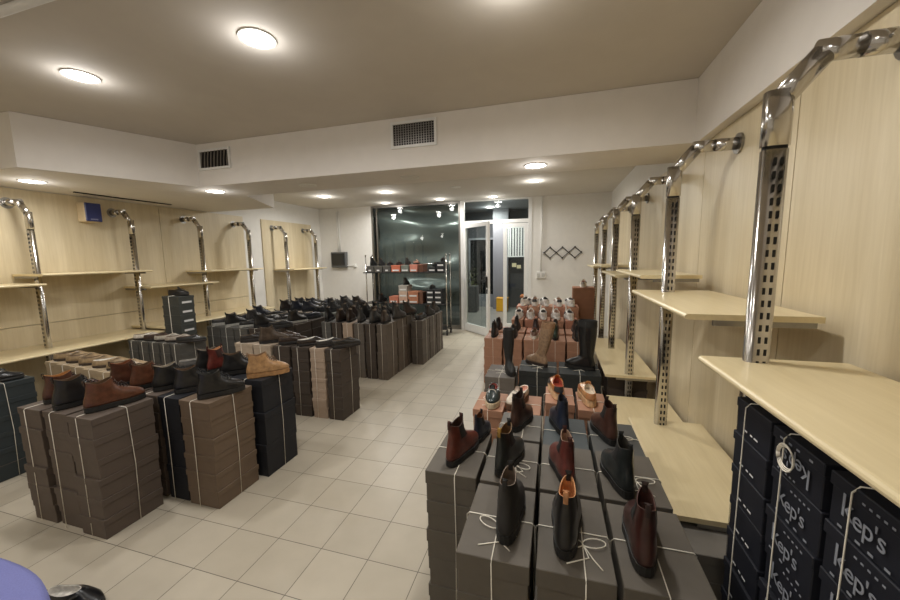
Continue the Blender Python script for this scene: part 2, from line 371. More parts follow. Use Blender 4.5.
# fuse box on the back wall with its conduit
t = empty('fuse_box', (-4.86,YB,1.38), 0, 'dark fuse box with tinted cover on the white back wall', 'fuse box')
link('body', boxm('fuse_body', plain('fuse_grey',(95,96,96),.5), -.2, .2, -.09, -.001, 0, .36, bev=.008), t)
link('door', boxm('fuse_door', plain('fuse_dark',(40,42,44),.15), -.17, .17, -.105, -.0905, .05, .33, bev=.006), t)
bm = bmesh.new(); add_tube(bm, [(.02,-.02,.361),(.02,-.02,1.3)], .013, 8); add_tube(bm, [(-.03,-.02,.361),(-.03,-.02,1.3)], .009, 8); link('conduit', mesh_of(bm, M_WHITE, 'conduit', True), t)
bm = bmesh.new(); add_tube(bm, [(.2,-.03,.04),(.36,-.03,.04)], .012, 8); add_box(bm, .36, .43, -.05, -.001, .0, .08, .006); link('junction', mesh_of(bm, M_WHITE, 'junction'), t)
# socket and conduit by the door
t = empty('wall_socket', (-.25,YB,1.13), 0, 'white double wall socket with conduit beside the shop door', 'socket')
link('plate', boxm('socket_plate', M_WHITE, -.09, .09, -.045, -.001, 0, .13, bev=.006), t)
bm = bmesh.new()
for k in (-.045,.045): add_box(bm, k-.03, k+.03, -.052, -.046, .03, .10, .004); 
link('outlet', mesh_of(bm, plain('outlet_grey',(200,200,196),.4), 'outlet'), t)
bm = bmesh.new(); add_tube(bm, [(0,-.02,.131),(0,-.02,1.61)], .014, 8); link('conduit', mesh_of(bm, M_WHITE, 'conduit_r', True), t)
# expanding coat rack
t = empty('coat_rack', (.155,YB,1.64), 0, 'black expanding lattice coat rack on the back wall', 'coat rack')
bm = bmesh.new(); n = 6; w = .70; hh = .105
P0 = [(-w/2+w*i/6) for i in range(7)]
for i in range(6):
    for s in (1,-1):
        a = (P0[i], s*hh*(0 if i%2==0 else 1)); 
        b = (P0[i+1], s*hh*(1 if i%2==0 else 0))
        add_tube(bm, [(a[0],-.02 if s>0 else -.032,a[1]),(b[0],-.02 if s>0 else -.032,b[1])], .009, 6)
link('lattice', mesh_of(bm, M_BLACKMETAL, 'lattice'), t)
for i in range(7):
    for s in ((1,-1) if i%2 else (0,)):
        bm = bmesh.new(); bmesh.ops.create_uvsphere(bm, u_segments=10, v_segments=6, radius=.017)
        bmesh.ops.translate(bm, verts=bm.verts[:], vec=(P0[i],-.045,s*hh)); add_tube(bm, [(P0[i],-.001,s*hh),(P0[i],-.04,s*hh)], .008, 6)
        link('peg', mesh_of(bm, M_BLACKMETAL, 'peg', True), t)

# ------------------------------------------------------------------ shelving uprights
def oval_ring(bm, cx, z, a, b, n=20):
    return [bm.verts.new((cx+a*math.copysign(abs(math.cos(2*PI*i/n))**.75, math.cos(2*PI*i/n)), b*math.copysign(abs(math.sin(2*PI*i/n))**.55, math.sin(2*PI*i/n)), z)) for i in range(n)]
A_, B_ = .036, .021
def upright_mesh(z0, z1):
    bm = bmesh.new(); lo = oval_ring(bm, 0, z0, A_, B_); hi = oval_ring(bm, 0, z1, A_, B_); n = len(lo)
    for i in range(n): bm.faces.new((lo[i], lo[(i+1)%n], hi[(i+1)%n], hi[i]))
    bm.faces.new(list(reversed(lo))); bm.faces.new(hi)
    for f in bm.faces: f.smooth = len(f.verts) == 4
    z = z0+.05
    while z < z1-.03:
        for s in (-1,1):
            for x in (-.004,.015): 
                y = s*B_; add_box(bm, x-.0042, x+.0042, min(y*.9,y*1.012), max(y*.9,y*1.012), z, z+.022, mi=1)
        z += .042
    me = bpy.data.meshes.new('upright'); bm.to_mesh(me); bm.free(); me.materials.append(M_CHROME); me.materials.append(M_SLOT); return me
_up = {}
def upright(x, y, side, z0, label):
    """side: +1 wall on +x, -1 wall on -x"""
    t = empty('shelf_upright', (x,y,0), 0 if side>0 else PI, label, 'shelf upright', 'chrome shelf uprights')
    k = round(z0,2)
    if k not in _up: _up[k] = upright_mesh(z0, 1.925)
    link('post', _up[k], t)
    if 'arm' not in _up:
        bm = bmesh.new(); rings = [oval_ring(bm, 0, z, A_*1.06, B_*1.15) for z in (1.935, 2.105)]
        n = len(rings[0])
        for i in range(n): bm.faces.new((rings[0][i], rings[0][(i+1)%n], rings[1][(i+1)%n], rings[1][i])).smooth = True
        bm.faces.new(list(reversed(rings[0]))); bm.faces.new(rings[1])
        me = bpy.data.meshes.new('sleeve'); bm.to_mesh(me); bm.free(); me.materials.append(M_CHROME); _up['sleeve'] = me
        bm = bmesh.new(); add_tube(bm, [(-.002,0,2.07),(.104,0,2.20)], .031, 20, flat=(.034,.0235), up=(0,1,0)); add_tube(bm, [(.088,0,2.208),(.2,0,2.21)], .031, 20, flat=(.033,.0245), up=(0,1,0))
        _up['arm'] = mesh_of(bm, M_CHROME, 'arm', True)
        bm = bmesh.new(); add_tube(bm, [(.196,0,2.21),(.312,0,2.21)], .034, 18); add_tube(bm, [(.24,-.05,2.21),(.24,-.036,2.21)], .006, 6)
        _up['coupler'] = mesh_of(bm, M_CHROME, 'coupler', True)
        bm = bmesh.new(); add_tube(bm, [(.306,0,2.21),(.3185,0,2.21)], .056, 20); _up['flange'] = mesh_of(bm, M_STEEL, 'flange')
        bm = bmesh.new(); rr = oval_ring(bm, 0, 1.9255, A_*.9, B_*.9); r3 = oval_ring(bm, 0, 1.9345, A_*.9, B_*.9)
        for i in range(n): bm.faces.new((rr[i], rr[(i+1)%n], r3[(i+1)%n], r3[i]))
        _up['gap'] = mesh_of(bm, M_SLOT, 'collar_gap')
    for nm, key in (('sleeve','sleeve'),('arm','arm'),('coupler','coupler'),('flange','flange'),('collar_ring','gap')): link(nm, _up[key], t)
    return t
RY = [.44,1.46,2.50,3.52,4.58,5.55,6.55]
RN = ['nearest','big slotted','second','third','fourth','fifth','last']
for y, nme in zip(RY, RN):
    upright(.68, y, 1, .02, 'chrome slotted shelf upright with wall arm, %s along the right wall' % {'nearest':'closest to the camera','big slotted':'largest one in view','second':'second in view','third':'third in view','fourth':'fourth in view','fifth':'fifth in view','last':'next to the back wall'}[nme])
LY = [1.44,2.35,3.26,4.17,5.05,5.94,6.86]
for y, nme in zip(LY, ['just outside the left edge','nearest in view','second in view, past the alarm box','third in view','fourth in view, at the white pillar','first in the far bay','last before the back corner']):
    upright(-5.05, y, -1, .02, 'chrome shelf upright on the left wall, %s' % nme)

# ------------------------------------------------------------------ shelves
def shelf(x0, x1, y0, y1, z, label, front, group, brackets=True):
    """front = -1: rounded edge at x0, +1: at x1; board top at z"""
    t = empty('shelf', ((x0+x1)/2, (y0+y1)/2, z-.023), 0, label, 'shelf', group)
    w, d = (x1-x0)/2, (y1-y0)/2; bm = bmesh.new()
    prof = []
    for k in range(7): a = -PI/2+PI*k/6; prof.append((-w+.0115-.0115*math.cos(a), .0115+.0115*math.sin(a)))
    prof += [(w,.023),(w,0)]
    if front > 0: prof = [(-x,q) for x,q in prof]
    a = [bm.verts.new((x,-d,q)) for x,q in prof]; b = [bm.verts.new((x,d,q)) for x,q in prof]; n = len(prof)
    for i in range(n): bm.faces.new((a[i],a[(i+1)%n],b[(i+1)%n],b[i]))
    bm.faces.new(list(reversed(a))); bm.faces.new(b); bmesh.ops.recalc_face_normals(bm, faces=bm.faces[:])
    link('board', mesh_of(bm, M_SHELF, 'board'), t)
    if brackets:
        me = boxm('bracket', M_STEEL, -w*.55, w*.92, -.006, .006, -.022, -.0005)
        for s in (-1,1): link('bracket', me, t, (0, s*(d-.012), 0), (0,0,0 if front<0 else PI))
RG = 'maple shelves on the right wall'; LG = 'maple shelves on the left wall'
shelf(.52,.96,.36,1.50,1.22,'nearest big maple shelf with rounded edge over the navy boxes',-1,RG)
shelf(.50,.945,1.60,2.62,1.36,'maple shelf at chest height on the largest chrome post, right wall',-1,RG)
shelf(.55,.91,2.64,3.62,1.455,'maple shelf on right wall beyond the second post, above the others',-1,RG)
shelf(.55,.91,3.66,4.66,1.40,'maple shelf on the right wall between third and fourth posts',-1,RG)
shelf(.55,.91,4.70,5.62,1.46,'maple shelf on the right wall between fourth and fifth posts',-1,RG)
shelf(.55,.91,5.66,6.62,1.42,'maple shelf on the right wall nearest the back wall',-1,RG)
shelf(.50,.93,1.60,2.56,.50,'low maple shelf on right beside the brown and black boots in front',-1,RG)
shelf(.47,.95,2.60,3.36,.34,'lowest maple shelf on right with a rounded corner by the second post',-1,RG)
shelf(.47,.90,3.46,4.45,.50,'low maple shelf on right beside the black boot boxes',-1,RG)
shelf(.52,.93,4.50,5.45,.40,'low maple shelf on right beyond the tall black boots',-1,RG)
shelf(.55,.91,.9,1.72,.18,'bottom maple shelf near the floor under the grey boxes at right',-1,RG)
for y0,y1,z,l in ((1.38,2.32,1.395,'thin maple shelf on left wall at the photo edge'),(2.30,3.32,1.49,'maple shelf on left wall below the alarm box'),(3.28,4.24,1.28,'lower maple shelf on left wall above the labelled box tower'),(4.12,5.12,1.45,'maple shelf on left wall by the white pillar'),(5.9,6.95,1.40,'maple shelf on the left wall in the far bay')):
    shelf(XL+.03,-4.86,y0,y1,z,l,1,LG)
for y0,y1,z,l in ((-.5,1.40,.72,'long low maple shelf on left wall, out past the photo edge'),(1.42,3.30,.72,'low maple shelf on the left wall behind the tan loafers'),(3.32,5.2,.76,'low maple shelf on the left wall up to the white pillar')):
    shelf(XL+.03,-4.74,y0,y1,z,l,1,LG,False)

# ------------------------------------------------------------------ boxes
ORD = ['top','second from top','third from top','fourth from top','fifth from top','sixth from top','seventh from top','eighth from top','ninth from top']
_bx = {}; STUFF = bmesh.new(); STUFF_MATS = {}
def box_meshes(w, d, h, lid, col):
    k = (round(w,3),round(d,3),round(h,3),round(lid,3),col)
    if k not in _bx:
        m = box_mat(col)
        body = boxm('box_body', m, -w/2+.0035, w/2-.0035, -d/2+.0035, d/2-.0035, 0, h-.001 if lid==0 else h-.004, bev=.002)
        l = boxm('box_lid', m, -w/2, w/2, -d/2, d/2, h-lid, h, bev=.002) if lid else None
        _bx[k] = (body, l)
    return _bx[k]
def stack(x0, x1, y0, y1, ztop, n, col, cname, place, group, lid=.045, jit=.004, z0=0., rot=0., vis=99, kind='shoe box'):
    """n boxes, each a thing with its lid; returns the top z"""
    h = (ztop-z0)/n; w, d = x1-x0-.010, y1-y0-.010; rs = random.Random(int(1000*(x0*7+y0*13+z0)))
    for i in range(n):
        body, l = box_meshes(w-2*jit, d-2*jit, h, lid, col)
        j = jit
        if n-1-i >= vis:
            add_box(STUFF, x0+.007, x1-.007, y0+.007, y1-.007, z0+i*h+.001, z0+(i+1)*h-.001, bev=.002, mi=STUFF_MATS.setdefault(col, len(STUFF_MATS))); continue
        o = link('shoe_box', body, None, ((x0+x1)/2+rs.uniform(-j,j), (y0+y1)/2+rs.uniform(-j,j)*1.4, z0+i*h), (0,0,rot+rs.uniform(-.006,.006)))
        lv = n-1-i
        tag(o, '%s %s, %s, %s' % (cname, kind, ORD[lv] if n > 1 else 'single', place), 'shoe box', group)
        if l: link('lid', l, o)
    return ztop
def knot(bm, x, y, z, r=.035, a=0.):
    for s in (1,-1):
        pts = []
        for k in range(17):
            q = 2*PI*k/16; u = r*(1-math.cos(q))*s; v = r*.55*math.sin(q)
            pts.append((x+u*math.cos(a)-v*math.sin(a), y+u*math.sin(a)+v*math.cos(a), z+.004+.006*math.sin(q/2)))
        add_tube(bm, pts, .0019, 5)
        add_tube(bm, [(x,y,z+.004),(x+.03*s*math.sin(a)+.02,y-.05,z+.003),(x+.05*s,y-.085,z+.002)], .002, 5)
def string(x0, x1, y0, y1, z, place, cross=True, bow=False, z0=.0, off=0., r=.0018, name='white string tied round'):
    bm = bmesh.new(); e = .0005+r; c = (x0+x1)/2+off; m = (y0+y1)/2; b = .006
    x0, x1, y0, y1 = x0+.005, x1-.005, y0+.005, y1-.005
    q = [(c,y0-e,z0+.006),(c+.004,y0-e,z0+(z-z0)*.55),(c,y0-e,z-b),(c,y0+b,z+e),(c,y1-b,z+e),(c,y1+e,z-b),(c,y1+e,z0+.006)]
    add_tube(bm, q, r, 5)
    if cross:
        q = [(x0-e,m,z0+.006),(x0-e,m,z-b),(x0+b,m,z+e*1.4),(x1-b,m,z+e*1.4),(x1+e,m,z-b),(x1+e,m+.01,z0+(z-z0)*.5),(x1+e,m,z0+.006)]
        add_tube(bm, q, r, 5)
    if bow: knot(bm, c, m if not isinstance(bow, tuple) else bow[1], z, a=random.uniform(-.6,.6))
    o = link('string', mesh_of(bm, M_STRING, 'string', True))
    return tag(o, '%s the %s' % (name, place), 'string', 'white strings around the box stacks')

# ------------------------------------------------------------------ shoes
NR = 28
def fm(s):
    xs = (0,.2,.4,.65,.8,1); ys = (.82,.82,.78,1.,1.02,.9)
    for i in range(5):
        if s <= xs[i+1]:
            t = (s-xs[i])/(xs[i+1]-xs[i]); t = t*t*(3-2*t); return ys[i]+(ys[i+1]-ys[i])*t
    return .9
def ring(xb, xf, hw, foot, zf, grow=0.):
    out = []
    for k in range(NR):
        th = 2*PI*k/NR; s = (1-math.cos(th))/2
        x = xb-grow+(xf-xb+2*grow)*s
        y = math.copysign(abs(math.sin(th))**(.72 if foot > .3 else .9), math.sin(th))*(hw+grow)*(foot*fm(s)+(1-foot))
        y += foot*.010*math.sin(PI*s*.9)*s
        out.append(Vector((x, y, zf(s) if callable(zf) else zf)))
    return out
def loft(bm, rings, bot=True, top=False, flip=False, mi=0):
    R = [[bm.verts.new(p) for p in r] for r in rings]
    for a, b in zip(R[:-1], R[1:]):
        for k in range(NR):
            f = [a[k], a[(k+1)%NR], b[(k+1)%NR], b[k]]
            if not flip: f.reverse()
            bm.faces.new(f).material_index = mi
    if bot: bm.faces.new(R[0] if not flip else list(reversed(R[0])))
    if top: bm.faces.new(list(reversed(R[-1])) if not flip else R[-1])
    bmesh.ops.recalc_face_normals(bm, faces=bm.faces[:])
def patch(bm, rings, ks, off):
    g = []
    for r in rings:
        c = sum(r, Vector())/len(r); row = []
        for k in ks:
            d = r[k%NR]-c; d.z = 0; d.normalize(); row.append(bm.verts.new(r[k%NR]+d*off))
        g.append(row)
    for a, b in zip(g[:-1], g[1:]):
        for i in range(len(ks)-1): bm.faces.new((a[i],a[i+1],b[i+1],b[i]))
def shoe_parts(model):
    """list of (part, mesh, material role)"""
    P = []
    def part(name, bm, role, smooth=True): P.append((name, mesh_of(bm, M_SLOT, 'shoe_'+name, smooth), role))
    if model in ('chelsea','ankle','tall','lace','slouch'):
        L = .288
        st = .030 if model != 'ankle' else .026
        base = [(0,.285,.050,1),( -.002,.287,.051,1),(.000,.280,.051,1),(.003,.258,.048,.95),(.008,.222,.043,.85),(.012,.188,.039,.6),(.016,.162,.036,.35)]
        zs = [st,.044,.060,.076,.092,.106,.120]
        if model == 'chelsea': base += [(.018,.146,.033,.1),(.016,.136,.030,0),(.012,.132,.027,0),(.008,.132,.026,0)]; zs += [.138,.158,.182,.204]
        if model in ('ankle','lace'): base += [(.018,.150,.035,.1),(.017,.142,.033,0),(.013,.138,.032,0)]; zs += [.136,.156,.176]
        if model in ('tall','slouch'): base += [(.018,.150,.038,.1),(.012,.150,.044,0),(.004,.158,.054,0),(-.004,.166,.060,0),(-.006,.168,.060,0),(-.004,.166,.058,0)]; zs += [.138,.18,.26,.34,.42,.48]
        if model == 'slouch': base = [(a-.24*max(0,z-.12),b_-.24*max(0,z-.12)-.02*(z>.15),c*.88,d) for (a,b_,c,d),z in zip(base,zs)]
        R = [ring(a,b,c,d,z if i < len(zs)-1 or model in ('tall','slouch') else (lambda s, z=z: z-.012*math.sin(PI*s)+.004*math.cos(2*PI*s))) for i,((a,b,c,d),z) in enumerate(zip(base,zs))]
        bm = bmesh.new(); loft(bm, R, True, False); part('upper', bm, 'upper')
        bm = bmesh.new(); inner = [ring(a+.003,b-.003,c-.003,d,(z-.001 if i else z-.0005)) for i,((a,b,c,d),z) in list(enumerate(zip(base,zs)))[-4:]]
        topin = [Vector((p.x,p.y,q.z-.0004)) for p,q in zip(inner[-1],R[-1])]
        rr = [r for r in inner[:-1]]+[topin]; bm2 = bm; loft(bm2, rr, True, False, flip=True)
        # rim joins outside and lining
        a = [bm.verts.new(p) for p in topin]; b = [bm.verts.new(p) for p in R[-1]]
        for k in range(NR): bm.faces.new((a[k],a[(k+1)%NR],b[(k+1)%NR],b[k]))
        part('lining', bm, 'lining')
        bm = bmesh.new(); so = [ring(0,.288,.052,1,0,0),ring(0,.288,.053,1,.004,.001),ring(0,.288,.053,1,st-.006,.001),ring(0,.287,.053,1,st+.001,.001),ring(0,.285,.049,1,st+.002,-.001)]
        loft(bm, so, True, True); part('sole', bm, 'sole', False)
        if model == 'chelsea':
            bm = bmesh.new(); patch(bm, R[6:11], range(6,11), .0012); part('elastic_panel', bm, 'elastic'); bm = bmesh.new(); patch(bm, R[6:11], range(NR-10,NR-5), .0012); part('elastic_panel', bm, 'elastic')
            for x, s in ((.010,1),(.129,-1)):
                bm = bmesh.new(); add_tube(bm, [(x-s*.002,0,.186 if s > 0 else .203),(x-s*.004,0,.206),(x-s*.001,0,.224),(x+s*.004,0,.227),(x+s*.007,0,.218),(x+s*.006,0,.192)], .002, 8, flat=(.0075,.0016), up=(1,0,0))
                part('pull_tab', bm, 'tab' if s > 0 else 'tab2', False)
        if model in ('ankle','lace'):
            bm = bmesh.new()
            for i, (x,z,w) in enumerate(((.205,.104,.016),(.190,.112,.017),(.176,.121,.018),(.163,.131,.018),(.154,.142,.018),(.149,.155,.018))):
                add_tube(bm, [(x-.012,-w,z-.008),(x,-w*.5,z+.001),(x+.001,w*.5,z+.003),(x-.010,w,z-.006)], .0026, 5)
            add_tube(bm, [(.165,0,.135),(.185,.02,.135),(.2,.03,.115),(.19,.034,.1)], .002, 5); add_tube(bm, [(.165,0,.135),(.185,-.02,.135),(.2,-.032,.112)], .002, 5)
            part('laces', bm, 'lace')
            bm = bmesh.new(); patch(bm, [r for r in R[1:4]], range(NR//2-4, NR//2+5), .0012); part('toe_cap', bm, 'upper')
            bm = bmesh.new(); add_tube(bm, [(.014,0,.155),(.009,0,.175),(.010,0,.190),(.016,0,.189),(.018,0,.170)], .002, 6, flat=(.008,.0018), up=(1,0,0)); part('pull_tab', bm, 'tab', False)
        if model == 'slouch':
            bm = bmesh.new(); patch(bm, R[-2:], range(0,NR+1), .0016); part('cuff', bm, 'elastic')
        if model == 'tall':
            bm = bmesh.new(); add_tube(bm, [(.03,.0535,.06),(.055,.049,.12),(.07,.052,.2),(.08,.062,.33),(.08,.0625,.47)], .0022, 5); part('zip', bm, 'lace')
            bm = bmesh.new(); patch(bm, R[-2:], range(0,NR+1), .0016); part('cuff', bm, 'elastic')
    else:
        st = .040 if model == 'sneaker' else (.018 if model == 'loafer' else .028)
        hc = .082 if model == 'sneaker' else (.076 if model == 'low' else .066)
        def col(s): return hc*(1-s)**2+ (hc-.012)*2*s*(1-s)+ (hc+.014)*s*s
        lv = [(0,.285,.049,1,st),(-.002,.287,.051,1,st+.012),(0,.280,.050,1,st+.022),(.003,.255,.046,.95,st+.032),(.006,.225,.041,.85,st+.042)]
        R = [ring(a,b,c,d,z) for a,b,c,d,z in lv]
        xf = .165 if model != 'loafer' else .18
        R.append(ring(.008,xf+.025,.036,.5,lambda s: (st+.046)*(1-s)+(col(s)-.006)*s))
        R.append(ring(.010,xf,.031,.2,lambda s: col(s)))
        bm = bmesh.new(); loft(bm, R, True, False); part('upper', bm, 'upper')
        bm = bmesh.new(); i1 = ring(.012,xf-.004,.028,.2,lambda s: col(s)-.0006); i2 = ring(.012,xf+.01,.032,.6,st+.016)
        loft(bm, [i2,i1], True, False, flip=True); a = [bm.verts.new(p) for p in i1]; b = [bm.verts.new(p) for p in R[-1]]
        for k in range(NR): bm.faces.new((a[k],a[(k+1)%NR],b[(k+1)%NR],b[k]))
        part('lining', bm, 'lining')
        bm = bmesh.new(); loft(bm, [ring(.002,.284,.049,1,0,0),ring(0,.288,.052,1,.006,.001),ring(0,.288,.052,1,st-.004,.001),ring(0,.286,.050,1,st+.003,0)], True, True); part('sole', bm, 'sole', False)
        if model != 'loafer':
            bm = bmesh.new()
            for i in range(5):
                x = xf+.008+i*.0115; z = hc+.012-i*.0085-(0 if model!='sneaker' else .002)
                add_tube(bm, [(x-.008,-.020,z-.008),(x,-.009,z+.001),(x,.009,z+.001),(x-.008,.020,z-.008)], .0026, 5)
            for s in (1,-1): add_tube(bm, [(xf+.012,0,hc+.014),(xf+.025,s*.02,hc+.016),(xf+.045,s*.036,hc-.01),(xf+.03,s*.042,hc-.026)], .0022, 5)
            part('laces', bm, 'lace')
            bm = bmesh.new(); vs = []
            for x,w,z in ((xf+.045,.012,hc-.014),(xf+.02,.016,hc+.003),(xf-.004,.018,hc+.016),(xf-.018,.018,hc+.032),(xf-.020,.012,hc+.040)):
                vs.append([bm.verts.new((x,q*w,z-abs(q)*.004)) for q in (-1,-.4,.4,1)])
            for a,b in zip(vs[:-1],vs[1:]):
                for i in range(3): bm.faces.new((a[i],a[i+1],b[i+1],b[i]))
            ret = bmesh.ops.solidify(bm, geom=bm.faces[:], thickness=.004); part('tongue', bm, 'tongue')
        else:
            bm = bmesh.new(); rr = ring(.0,.250,.040,.9,lambda s: st+.046+.010*math.sin(PI*s)); 
            add_tube(bm, [(.15,-.037,st+.036),(.185,-.020,hc+.006),(.187,.020,hc+.006),(.15,.037,st+.036)], .002, 6, flat=(.012,.0022), up=(0,0,1)); part('strap', bm, 'tab', False)
        if model == 'sneaker':
            bm = bmesh.new(); patch(bm, R[1:6], list(range(-3,4)), .0014); part('heel_tab', bm, 'tab')
            bm = bmesh.new(); patch(bm, R[1:5], list(range(7,11)), .0012); part('side_stripe', bm, 'elastic'); bm = bmesh.new(); patch(bm, R[1:5], list(range(NR-10,NR-6)), .0012); part('side_stripe', bm, 'elastic')
    return P
_shoe = {}; _shoem = {}
BLK=(30,29,29); BRN=(74,44,32); DBR=(54,36,28); RED=(92,40,34); TAN=(158,122,84); COG=(86,52,36); BGE=(150,128,98); NVY=(34,37,46); GRY=(95,92,88); WHT=(228,224,218)
def shoe(model, up, loc, ang, label, group, sole=(24,23,22), lining=None, lace=None, tab=None, tongue=None, elastic=None, sc_=1., tilt=0.):
    if model not in _shoe: _shoe[model] = shoe_parts(model)
    cm = {'upper':up,'sole':sole,'lining':lining or (92,70,50),'tab2':tuple(int(v*.7) for v in up),'lace':lace or tuple(int(v*.6) for v in up),'tab':tab or tuple(int(v*.7) for v in up),'tongue':tongue or up,'elastic':elastic or tuple(int(v*.55) for v in up)}
    fam = {'chelsea':'chelsea_boot','ankle':'ankle_boot','lace':'ankle_boot','tall':'tall_boot','slouch':'tall_boot','low':'shoe','loafer':'loafer','sneaker':'sneaker'}[model]
    t = empty(fam, loc, math.radians(ang), label, 'boot' if 'boot' in fam else 'shoe', group); t.scale = (sc_,)*3
    if tilt: t.rotation_euler[1] = tilt
    for ip, (nm, me, role) in enumerate(_shoe[model]):
        c = cm[role]; k = (model, ip, c)
        if k not in _shoem:
            m2 = me.copy(); m2.materials.clear(); m2.materials.append(leather(c, .28 if role=='upper' else .6)); _shoem[k] = m2
        link(nm, _shoem[k], t)
    return t

# ------------------------------------------------------------------ the piles
BROWN=(87,76,68); BROWN2=(102,86,71); DKBR=(68,59,52); BLACKB=(28,29,34); GREEN=(47,53,55); TANB=(168,150,124); BEIGE=(172,156,138); PINKB=(166,146,128)
GREYD=(84,82,78); ORANGE=(164,122,98); FGB=(94,88,80); NAVYB=(22,24,33); CHARC=(42,45,45)
SG = 'shoe boxes stacked on the floor'
def g_(s): return 'shoe boxes in the '+s
Z = .0035
# front left pile, three columns of ankle-boot boxes
A = [-3.135,-2.905,-2.675,-2.445]; cols = ['left','middle','right']
for k in range(3):
    pl = '%s column of the front left pile' % cols[k]
    stack(A[k],A[k+1],1.258+.01*(k==1),1.6,.73,6,BROWN,'grey-brown',pl,g_('front left pile'),lid=.04,jit=.005 if k<2 else .004)
    string(A[k],A[k+1],1.262,1.613,.73,pl,cross=(k==2),off=-.02)
shoe('ankle',BRN,(-3.01,1.34,.73+Z),78,'brown leather ankle boot on front left pile, mostly behind a black one','boots on the front left pile',lining=(170,120,70),sc_=1.0)
shoe('ankle',BLK,(-2.82,1.29,.73+Z),78,'black leather ankle boot in the middle of the front left pile','boots on the front left pile',sc_=1.03)
shoe('lace',COG,(-2.585,1.31,.73+Z),76,'large tan-brown boot at the front right corner of front left pile','boots on the front left pile',sc_=1.0)
# second row of the left block
E2 = [-3.05,-2.87,-2.69,-2.50,-2.305,-2.035]; cc = [(BROWN,'grey-brown',6)]*3+[(BLACKB,'black',3),(BROWN2,'warm brown',6)]
nm = ['leftmost column','second column','third column','black column','brown end column']
for k in range(5):
    c, cn, n = cc[k]; pl = '%s, second row of the left block' % nm[k]
    stack(E2[k],E2[k+1],1.635 if k<4 else 1.625,1.975,.715,n,c,cn,pl,g_('second row of the left block'),lid=.035 if n>3 else .05,vis=(1,1,1,3,6)[k])
    if k > 1: string(E2[k],E2[k+1],1.63 if k<4 else 1.62,1.98,.715,pl,cross=(k==4),bow=False,off=-.02)
shoe('ankle',BRN,(-2.97,1.66,.715+Z),74,'brown ankle boot, farther left of two behind the big tan-brown boot','boots on the left block',lining=(120,70,40))
shoe('ankle',COG,(-2.78,1.67,.715+Z),72,'reddish brown ankle boot, right of its twin, second row of left block','boots on the left block')
shoe('ankle',BLK,(-2.60,1.69,.715+Z),66,'black ankle boot with light rim, third in the second row of left block','boots on the left block',lining=(150,140,125))
shoe('lace',BLK,(-2.42,1.70,.715+Z),54,'black boot on the black boxes beside the warm brown end column','boots on the left block',sc_=.95)
shoe('lace',BLK,(-2.17,1.66,.715+Z),58,'black lace-up shoe on top of the warm brown end column','boots on the left block',sc_=.95,lining=(50,48,45))
# third row
E3 = [-2.95,-2.73,-2.51,-2.295,-1.985]; nm = ['leftmost black column','second black column','third black column','aisle-end black column']
for k in range(4):
    pl = '%s, third row of left block' % nm[k]
    stack(E3[k],E3[k+1],1.995,2.335,.735,3,BLACKB,'black',pl,g_('third row of the left block'),lid=.05,kind='tall shoe box',vis=1 if k<3 else 3)
string(-2.295,-1.985,1.99,2.34,.735,'aisle-end black column, third row of left block',cross=True,bow=True)
shoe('low',GRY,(-2.84,2.05,.735+Z),45,'grey low shoe with pale lining, leftmost in third row of left block','shoes on the third row',lining=(150,145,138))
shoe('ankle',BLK,(-2.66,2.05,.735+Z),55,'black ankle boot left of the dark red one','shoes on the third row',lining=(120,110,98))
shoe('chelsea',RED,(-2.53,2.04,.735+Z),80,'dark red ankle boot with tan rim, left block','shoes on the third row',lining=(190,140,100),sc_=.92)
shoe('lace',BLK,(-2.38,2.03,.735+Z),46,'black suede shoe between dark red boot and sand boot','shoes on the third row',sc_=.95)
shoe('lace',TAN,(-2.14,2.02,.735+Z),48,'sand coloured lace-up boot on the black boxes at the aisle','shoes on the third row',sole=(150,112,72),lace=(110,84,56),tab=(150,112,72),lining=(140,110,80))
# far left dark pile
LD = [-4.40,-4.135,-3.87]
for k in range(2):
    pl = '%s column of far left pile' % ('inner','aisle')[k]
    stack(LD[k],LD[k+1],1.36,1.71,.72,6 if k else 3,GREEN,'dark green-grey',pl,g_('far left pile'),lid=.04,vis=5 if k else 1)
string(-4.135,-3.87,1.355,1.715,.72,'aisle column of far left pile',cross=True)
shoe('loafer',BLK,(-4.30,1.42,.72+Z),75,'flat black shoe on the inner column of far left pile','shoes on the far left pile')
shoe('loafer',BLK,(-4.03,1.40,.72+Z),70,'flat black shoe at the left photo edge on dark green-grey boxes','shoes on the far left pile')
# tan pile by the left wall
T = [-4.55,-4.335,-4.12,-3.905,-3.69,-3.475]
for k in range(5):
    pl = '%s column of pale tan pile' % ('first','second','third','fourth','fifth')[k]
    y = 2.06-.022*k
    stack(T[k],T[k+1],y,y+.335,.685,5,TANB,'pale tan',pl,g_('pale tan pile'),lid=.04,vis=2)
    string(T[k],T[k+1],y-.005,y+.34,.685,pl,cross=(k==4))
    shoe('loafer',BGE,(T[k]+.07,y+.05,.685+Z),36,'beige moccasin, %s from left on the pale tan pile' % ('first','second','third','fourth','fifth')[k],'beige moccasins on the pale tan pile',sole=(60,48,38),lining=(110,90,70) if k!=3 else (225,222,215))
